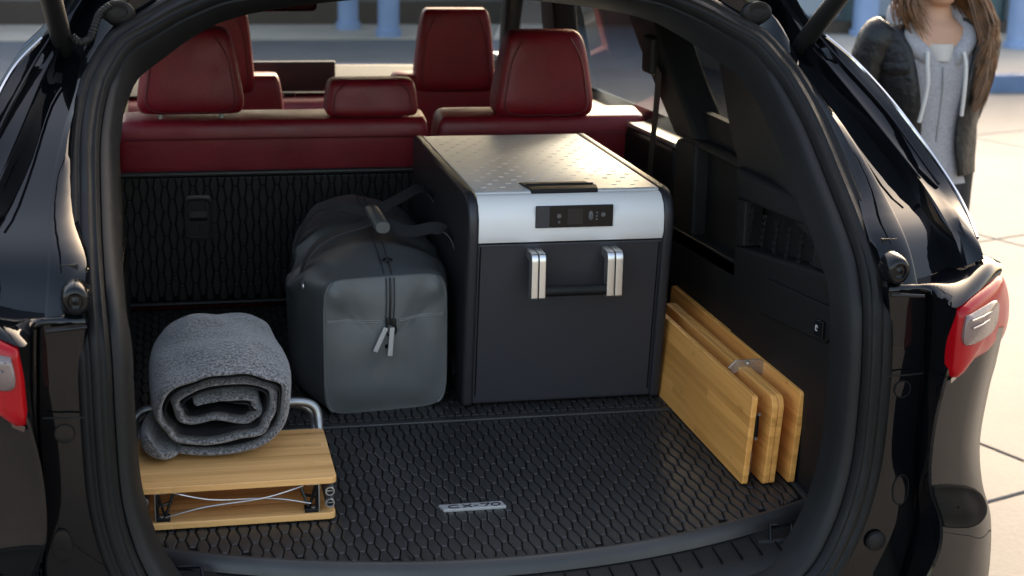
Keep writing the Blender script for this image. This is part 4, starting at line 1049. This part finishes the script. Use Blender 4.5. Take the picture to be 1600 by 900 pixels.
# ------------------------------------------------------------------ rolled blanket
blk = thing('rolled_blanket', 'grey wool blanket with black lining rolled up on the bamboo stool', 'blanket', (-.445, .70, SZ+.002))
BX, BZ, BY0, BY1 = -.447, SZ+.1005, .520, .935
def spiral(th, off=0, y=0):
    """th in turns from the outside (0) inwards"""
    a_ = math.radians(-118)+2*math.pi*th                 # starts at lower left, winds counter-clockwise through the right and over the top
    rx = .139-.0275*th; rz = .0985-.0265*th-(.006*(th-1) if th > 1 else 0)
    wob = noise.noise(Vector((math.cos(a_)*1.5+th*2.3, math.sin(a_)*1.5, y*4)))*(.010+.004*th)
    rx = max(.012, rx-off+wob); rz = max(.006, rz-off+wob*.5)
    sx_, cz_ = math.cos(a_), math.sin(a_)
    x = rx*math.copysign(abs(sx_)**.85, sx_); z = rz*math.copysign(abs(cz_)**.85, cz_)
    sag = -.006*th+.010*math.sin(x*26+th)*(th/2.6)
    return Vector((BX+x+.006*th, 0, BZ+z+sag))
TH1 = 2.75; NS = 190
def sheetloft(off0, off1, name, mat, y0, y1, tail):
    ths = [k/(NS-1)*TH1 for k in range(NS)]
    ny = 22; loops = []
    for j in range(ny):
        t = j/(ny-1); y = y0+(y1-y0)*t
        e = min(1, min(t, 1-t)*9); e = math.sqrt(max(0, 1-(1-e)**2)); mid = (off0+off1)/2; hf = (off1-off0)/2*(.35+.65*e)
        o_, i_ = [], []
        for th in ths:
            yy = y+.026*noise.noise(Vector((th*2.1, t*2, 1)))-.012*math.sin(th*2.4)*(1-t)
            taper = 1-.10*t+.06*math.sin(t*math.pi)
            def tf(p): 
                q = Vector((BX+(p.x-BX)*taper, yy, SZ+.003+(p.z-SZ-.003)*(taper+.06*math.sin(t*3.1))+(.020*noise.noise(Vector((p.x*9, yy*6, p.z*9)))+.006*noise.noise(Vector((p.x*25, yy*22, p.z*25))))*max(0, (p.z-SZ-.03)/.15)))
                return q
            o_.append(tf(spiral(th, mid-hf, y))); i_.append(tf(spiral(th, mid+hf, y)))
        if tail:
            for arr, dz, dx in ((o_, 0, -.0), (i_, .012, .004)):
                for n_, (tx, tz) in enumerate(((-.075, -.0945), (-.095, -.094), (-.110, -.090), (-.118, -.082))): pass
        loop = o_+list(reversed(i_)); loops.append(loop)
    mb = MB().loft(loops, True, False); n2 = len(loops[0])
    for base_ in (0, (ny-1)*n2):
        for k in range(NS-1): mb.f.append((base_+k, base_+k+1, base_+n2-2-k, base_+n2-1-k))
    return mb.build(name, mat, blk, sub=1)
sheetloft(0, .0175, 'wool_layer', 'wool', BY0, BY1, True)
sheetloft(.0180, .0225, 'lining_layer', 'lining', BY0+.004, BY1-.004, False)
# loose end folded back under the roll at its left
fl = []
for j in range(14):
    t = j/13; y = BY0-.016+.20*t
    sec = [(-.116, .052), (-.122, .038), (-.120, .018), (-.100, .004), (-.072, .002), (-.050, .006), (-.045, .012), (-.060, .018), (-.078, .018), (-.096, .022), (-.104, .034), (-.106, .048)]
    s = (.55+.45*math.sqrt(max(0, 1-(1-min(1, t*7))**2)))*(1-.6*t*t)
    cxm = sum(p[0] for p in sec)/12; czm = sum(p[1] for p in sec)/12
    fl.append([Vector((BX-.016+cxm+(x-cxm)*s*(1-.1*t)+.008*noise.noise(Vector((x*20, y*9, z*20))), y-.010*math.sin(x*60), SZ+.003+czm+(z-czm)*s)) for x, z in sec])
MB().loft(fl).build('loose_end', 'wool', blk, sub=2)

# ------------------------------------------------------------------ folded bamboo table boards
tb = thing('folded_table', 'folded bamboo table standing on edge between fridge and boot wall', 'table', (.57, .72, .006))
def vboard(px, top, xoff, y0, y1, z1, r, th, name='board'):
    lean = .012
    pts = []
    for cy, cz, a0, rr in ((y0+r, .006+.006, 180, .006), (y1-.006, .006+.006, 270, .006), (y1-r, z1-r, 0, r), (y0+r, z1-r, 90, r)):
        if rr == .006 and a0 == 180: cy = y0+.006
        for k in range(6):
            t = math.radians(a0+90*k/5); pts.append((cy+rr*math.cos(t), cz+rr*math.sin(t)))
    return MB().prism([(px+(z-.006)/.18*lean, y, z) for y, z in pts], (th, 0, 0)).build(name, 'bamboo_y', tb, bevel=.0016)
vboard(.5185, 0, 0, .436, 1.10, .181, .008, .0115)
vboard(.5585, 0, 0, .432, 1.12, .178, .026, .0120)
vboard(.5712, 0, 0, .434, 1.12, .178, .026, .0115)
vboard(.6125-.003, 0, 0, .430, 1.22, .187, .008, .0115)
# arch bracket over the pair, hinges and wire bail
ba = [at(1138, 575, 1, .62), at(1150, 563, 1, .62), at(1188, 561, 1, .62), at(1208, 577, 1, .62), at(1205, 597, 1, .62), at(1190, 585, 1, .62), at(1160, 578, 1, .62), at(1146, 584, 1, .62)]
bkt = MB().prism([p+Vector((-.0, 0, 0)) for p in ba], (0, .003, 0)).build('bracket', 'steel', tb, bevel=.0008)
q = at(1169, 568, 1, .618); MB().loft([superloop(q+Vector((0, -d, 0)), r_, r_, 16, 1, (Vector((1, 0, 0)), Vector((0, 0, 1)))) for r_, d in ((.005, 0), (.0042, .0025), (.001, .0035))], True, False).build('rivet', 'steel', tb)
q0, q1 = at(1203, 572, 1, .605), at(1202, 598, 1, .605)
MB().tube([q0, q1], .0045, 10).build('hinge_pin', 'black_metal', tb)
hp0, hp1 = at(1187, 648, 1, .445), at(1181, 686, 1, .445)
MB().box((hp0+hp1)/2+Vector((0, .014, 0)), (.008, .02, .045)).build('hinge_plate', 'black_metal', tb, bevel=.002)
for p in (hp0, hp1): MB().tube([p+Vector((0, .004, 0)), p+Vector((0, .0, 0))], .003, 10).build('hinge_screw', 'steel', tb)
w0, w1 = at(1174, 706, 1, .44), at(1169, 742, 1, .44)
MB().tube(cr([w0+Vector((-.008, .012, 0)), w0, w0.lerp(w1, .5), w1, w1+Vector((-.008, .012, 0))], 16), .0016, 8).build('wire_bail', 'steel', tb)

# ------------------------------------------------------------------ person beside the car
PD = 5.2
dv = _f*FPX+_r*(1462-800)-_u*(-22-450); PP = CAM+dv*(PD/FPX)
per = thing('person', 'person in black leather jacket over grey hoodie standing beside the car', 'person', (PP.x, PP.y, GZ))
PO = Vector((PP.x, PP.y, GZ)); PR = Matrix.Rotation(math.radians(-4), 3, 'Z')
def pp(x, y, z): return PO+PR @ Vector((x, y, z*1.03))        # local: faces -y
def ell(x, y, z, rx, ry, n=24, tilt=0, e=1): return [pp(x+rx*sgnpow(math.cos(a), e), y+ry*sgnpow(math.sin(a), e), z+tilt*math.sin(a)) for a in [2*math.pi*k/n for k in range(n)]]
body = MB()
body.loft([ell(0, 0, z, rx, ry) for z, rx, ry in ((.84, .15, .11), (.95, .165, .115), (1.08, .135, .10), (1.22, .16, .115), (1.34, .17, .10), (1.40, .12, .08), (1.43, .066, .06), (1.48, .052, .054), (1.54, .052, .056))])
hd = [(1.470, -.028, .022, .022), (1.480, -.022, .040, .058), (1.50, -.015, .052, .078), (1.53, -.008, .062, .088), (1.57, -.004, .070, .094), (1.61, 0, .074, .098), (1.65, .004, .074, .096), (1.69, .006, .062, .080), (1.715, .008, .04, .05), (1.722, .008, .01, .012)]
body.loft([ell(0, y-.02, z, rx, ry) for z, y, rx, ry in hd])
body.loft([ell(0, y, z, r_, r2) for z, y, r_, r2 in ((1.565, -.118, .014, .010), (1.575, -.128, .017, .014), (1.60, -.122, .010, .012), (1.635, -.112, .007, .008))])     # nose
for z, rz in ((1.527, .007), (1.541, .006)):
    body.loft([[pp(x, -.104-.006*(1-(x/.026)**2)+.004*math.cos(a), z+rz*math.sin(a)*(1-(x/.028)**2)) for a in [2*math.pi*k/10 for k in range(10)]] for x in (-.025, -.015, 0, .015, .025)])
for s in (-1, 1):
    pass
    arm = [(-.15, 0, 1.385), (-.188, 0, 1.345), (-.212, .008, 1.25), (-.236, .012, 1.13), (-.240, 0, 1.06), (-.238, -.05, .96), (-.234, -.095, .87)] if s < 0 else [(.15, 0, 1.385), (.180, .012, 1.345), (.190, .05, 1.25), (.188, .10, 1.12), (.180, .12, 1.06), (.150, .14, .98), (.115, .16, .90)]
    body.tube([pp(*q) for q in arm[1:]], [.05, .045, .04, .036, .032, .026], 12)
    h = Vector(arm[-1])+Vector((0, -.02 if s < 0 else .02, -.07))
    body.loft([[pp(h.x+.014*math.cos(a), h.y+.036*math.sin(a), h.z+dz) for a in [2*math.pi*k/12 for k in range(12)]] for dz in (.05, .02, -.025)])
    for q in range(4):
        yy = h.y-.027+.018*q; ln = (.062, .072, .068, .055)[q]
        body.tube([pp(h.x, yy, h.z-.015), pp(h.x-s*.006, yy, h.z-.015-ln*.55), pp(h.x-s*.018, yy, h.z-.015-ln)], [.0095, .0085, .007], 8)
    body.tube([pp(h.x-s*.004, h.y-.03, h.z+.02), pp(h.x-s*.012, h.y-.052, h.z-.01), pp(h.x-s*.018, h.y-.055, h.z-.035)], [.011, .0095, .008], 8)
    body.tube([pp(s*.08, 0, .88), pp(s*.09, -.02, .50), pp(s*.09, 0, .10), pp(s*.09, -.0, .05)], [.085, .06, .042, .04], 12)
def rmesh(o):
    q = o.modifiers.new('remesh', 'REMESH'); q.mode = 'VOXEL'; q.voxel_size = .007; q.use_smooth_shade = True
    q = o.modifiers.new('smooth', 'SMOOTH'); q.factor = .5; q.iterations = 4
body.build('body', 'skin', per, extra=rmesh)
MB().loft([ell(0, 0, z, rx, ry, 32) for z, rx, ry in ((.90, .178, .128), (.98, .166, .120), (1.08, .154, .114), (1.2, .168, .124), (1.29, .172, .116), (1.33, .165, .104))], True, False).build('hoodie', 'hoodie', per)
MB().loft([ell(0, -.01, z, rx, ry, 24) for z, rx, ry in ((1.30, .05, .114), (1.33, .07, .108), (1.352, .08, .096))], True, False).build('shirt', 'tee', per)
# open jacket: arc with a gap in front
jl = []
for z, rx, ry, gap in ((.93, .180, .142, .45), (.97, .178, .140, .40), (1.02, .172, .134, .36), (1.10, .172, .132, .36), (1.20, .186, .140, .42), (1.28, .192, .136, .50), (1.34, .194, .124, .60), (1.38, .185, .108, .75), (1.41, .14, .09, .9), (1.425, .10, .078, 1.0)):
    l = []
    for k in range(37):
        a = -math.pi/2+gap+(2*math.pi-2*gap)*k/36
        w_ = noise.noise(Vector((math.cos(a)*3, math.sin(a)*3, z*11)))*.008
        l.append(pp((rx+w_)*math.cos(a), (ry+w_)*math.sin(a), z))
    jl.append(l)
cols = [cr([l[k] for l in jl], 40) for k in range(37)]
def sol(o):
    q = o.modifiers.new('solid', 'SOLIDIFY'); q.thickness = .008; q.offset = 1
MB().loft([[c[i] for c in cols] for i in range(40)], False, False).build('jacket', 'jacket', per, extra=sol, sharp=0)
for s in (-1, 1):
    pts = [(-.15, 0, 1.385), (-.188, 0, 1.345), (-.212, .008, 1.25), (-.236, .012, 1.13), (-.240, 0, 1.06), (-.238, -.05, .96), (-.234, -.095, .87)] if s < 0 else [(.15, 0, 1.385), (.180, .012, 1.345), (.190, .05, 1.25), (.188, .10, 1.12), (.180, .12, 1.06), (.150, .14, .98), (.115, .16, .90)]
    pth = cr([pp(*p) for p in pts], 44)
    rad = [interp([(0, .062), (.12, .070), (.4, .062), (.65, .054), (1, .046)], k/43)+.0035*math.sin(k*1.1)*noise.noise(Vector((k*.4, s, 0)))*2 for k in range(44)]
    MB().tube(pth, rad, 18).build('sleeve', 'jacket', per, sharp=0)
    # pocket flap and shoulder yoke
    def fj(a, z, o=.010):
        rx = interp([(1.2, .186), (1.28, .192), (1.34, .194)], z)+o; ry = interp([(1.2, .140), (1.28, .136), (1.34, .124)], z)+o
        return pp(rx*math.cos(a), ry*math.sin(a), z)
    a0, a1 = (-math.pi/2+s*.62, -math.pi/2+s*1.15)
    fp = [fj(a0+(a1-a0)*k/8, 1.296-.006*k/8) for k in range(9)]; f2 = [fj(a0+(a1-a0)*k/8, 1.262-.010*math.sin(k/8*3.1), .014) for k in range(9)]
    MB().loft([[p for p in fp], [p.lerp(q, .5)+(PR @ Vector((0, -.004, 0))) for p, q in zip(fp, f2)], f2, [p+(PR @ Vector((0, .008, 0))) for p in f2]], False, False).build('pocket_flap', 'jacket', per, sharp=0)
    # drawstring
    MB().tube(cr([pp(s*.062, -.128, 1.33), pp(s*.066, -.146, 1.29), pp(s*.064, -.156, 1.22), pp(s*(.062+(.02 if s < 0 else 0)), -.155, 1.11+(.02 if s > 0 else 0))], 20), .0065, 8).build('drawstring', 'cord', per)
MB().tube(cr([pp(0, -.119, 1.28), pp(.002, -.127, 1.22), pp(.002, -.118, 1.12), pp(.0, -.117, 1.04)], 20), .003, 6).build('hoodie_zip', 'thread', per)
# hood lying round the neck, open in a V at the front
hoodl = []
for k in range(41):
    a = -math.pi/2+.33+(2*math.pi-.66)*k/40
    fr_ = .5+.5*math.cos(a+math.pi/2)                 # 1 at the front, 0 at the back
    cx_, cy_ = .110*math.cos(a), .095*math.sin(a)-.012
    z = 1.425+.022*(1-fr_)-.125*fr_**2.0
    rr = .040+.016*(1-fr_)-.014*fr_**3
    o_ = Vector((math.cos(a), math.sin(a), 0))
    hoodl.append([pp(*(Vector((cx_, cy_, z))+o_*rr*1.0*math.cos(t)+Vector((0, 0, 1.15*rr*math.sin(t))))) for t in [2*math.pi*q/14 for q in range(14)]])
MB().loft(hoodl).build('hood', 'hoodie', per, sub=1)
# hair: a cap and long strands over her left shoulder
MB().loft([ell(0, y, z, rx, ry, 24) for z, y, rx, ry in ((1.50, .045, .058, .05), (1.56, .03, .080, .075), (1.62, .012, .086, .094), (1.68, .008, .078, .09), (1.72, .006, .055, .062), (1.738, .006, .015, .02))], True, True).build('hair', 'hairm', per, sharp=0)
rnd = random.Random(3); hm = MB()
for k in range(1100):
    s = 1 if k % 16 else -1
    a = rnd.uniform(-.9, 1.5)
    st_ = Vector((s*.080*math.cos(a), .01+.085*math.sin(a), rnd.uniform(1.58, 1.68)))
    ex = rnd.uniform(-1, 1); ez = rnd.uniform(1.13, 1.32) if s > 0 else rnd.uniform(1.36, 1.45)
    en = Vector((s*(.145+.045*ex+(0 if s > 0 else -.05)), -.06-.045*rnd.random()+.05*ex, ez))
    m1 = st_.lerp(en, .35)+Vector((s*.030, -.01, .0)); m2 = st_.lerp(en, .7)+Vector((s*(.045+.012*rnd.random()), -.03, 0))
    w_ = rnd.uniform(.0016, .0038)
    hm.tube(cr([pp(*st_), pp(*m1), pp(*m2), pp(*en)], 9), [w_*.6, w_, w_, w_, w_, w_*.9, w_*.8, w_*.5, w_*.15], 5)
stuff(hm.build('hair_strands', 'hairm', per))
for s in (-1, 1):
    MB().tube([pp(s*.085, 0, .92), pp(s*.09, -.01, .7), pp(s*.09, -.02, .48), pp(s*.09, 0, .25), pp(s*.09, .0, .09)], [.10, .088, .066, .06, .058], 16).build('trouser_leg', 'jeans', per)
    MB().loft([ell(s*.09, y, z, rx, ry, 20) for z, y, rx, ry in ((0, -.04, .042, .13), (.03, -.04, .046, .135), (.06, -.02, .045, .105), (.10, .01, .042, .055))]).build('shoe', 'shoe', per)
MB().loft([ell(0, 0, z, rx, ry) for z, rx, ry in ((.80, .165, .12), (.90, .175, .125), (1.0, .150, .112))]).build('trousers', 'jeans', per)
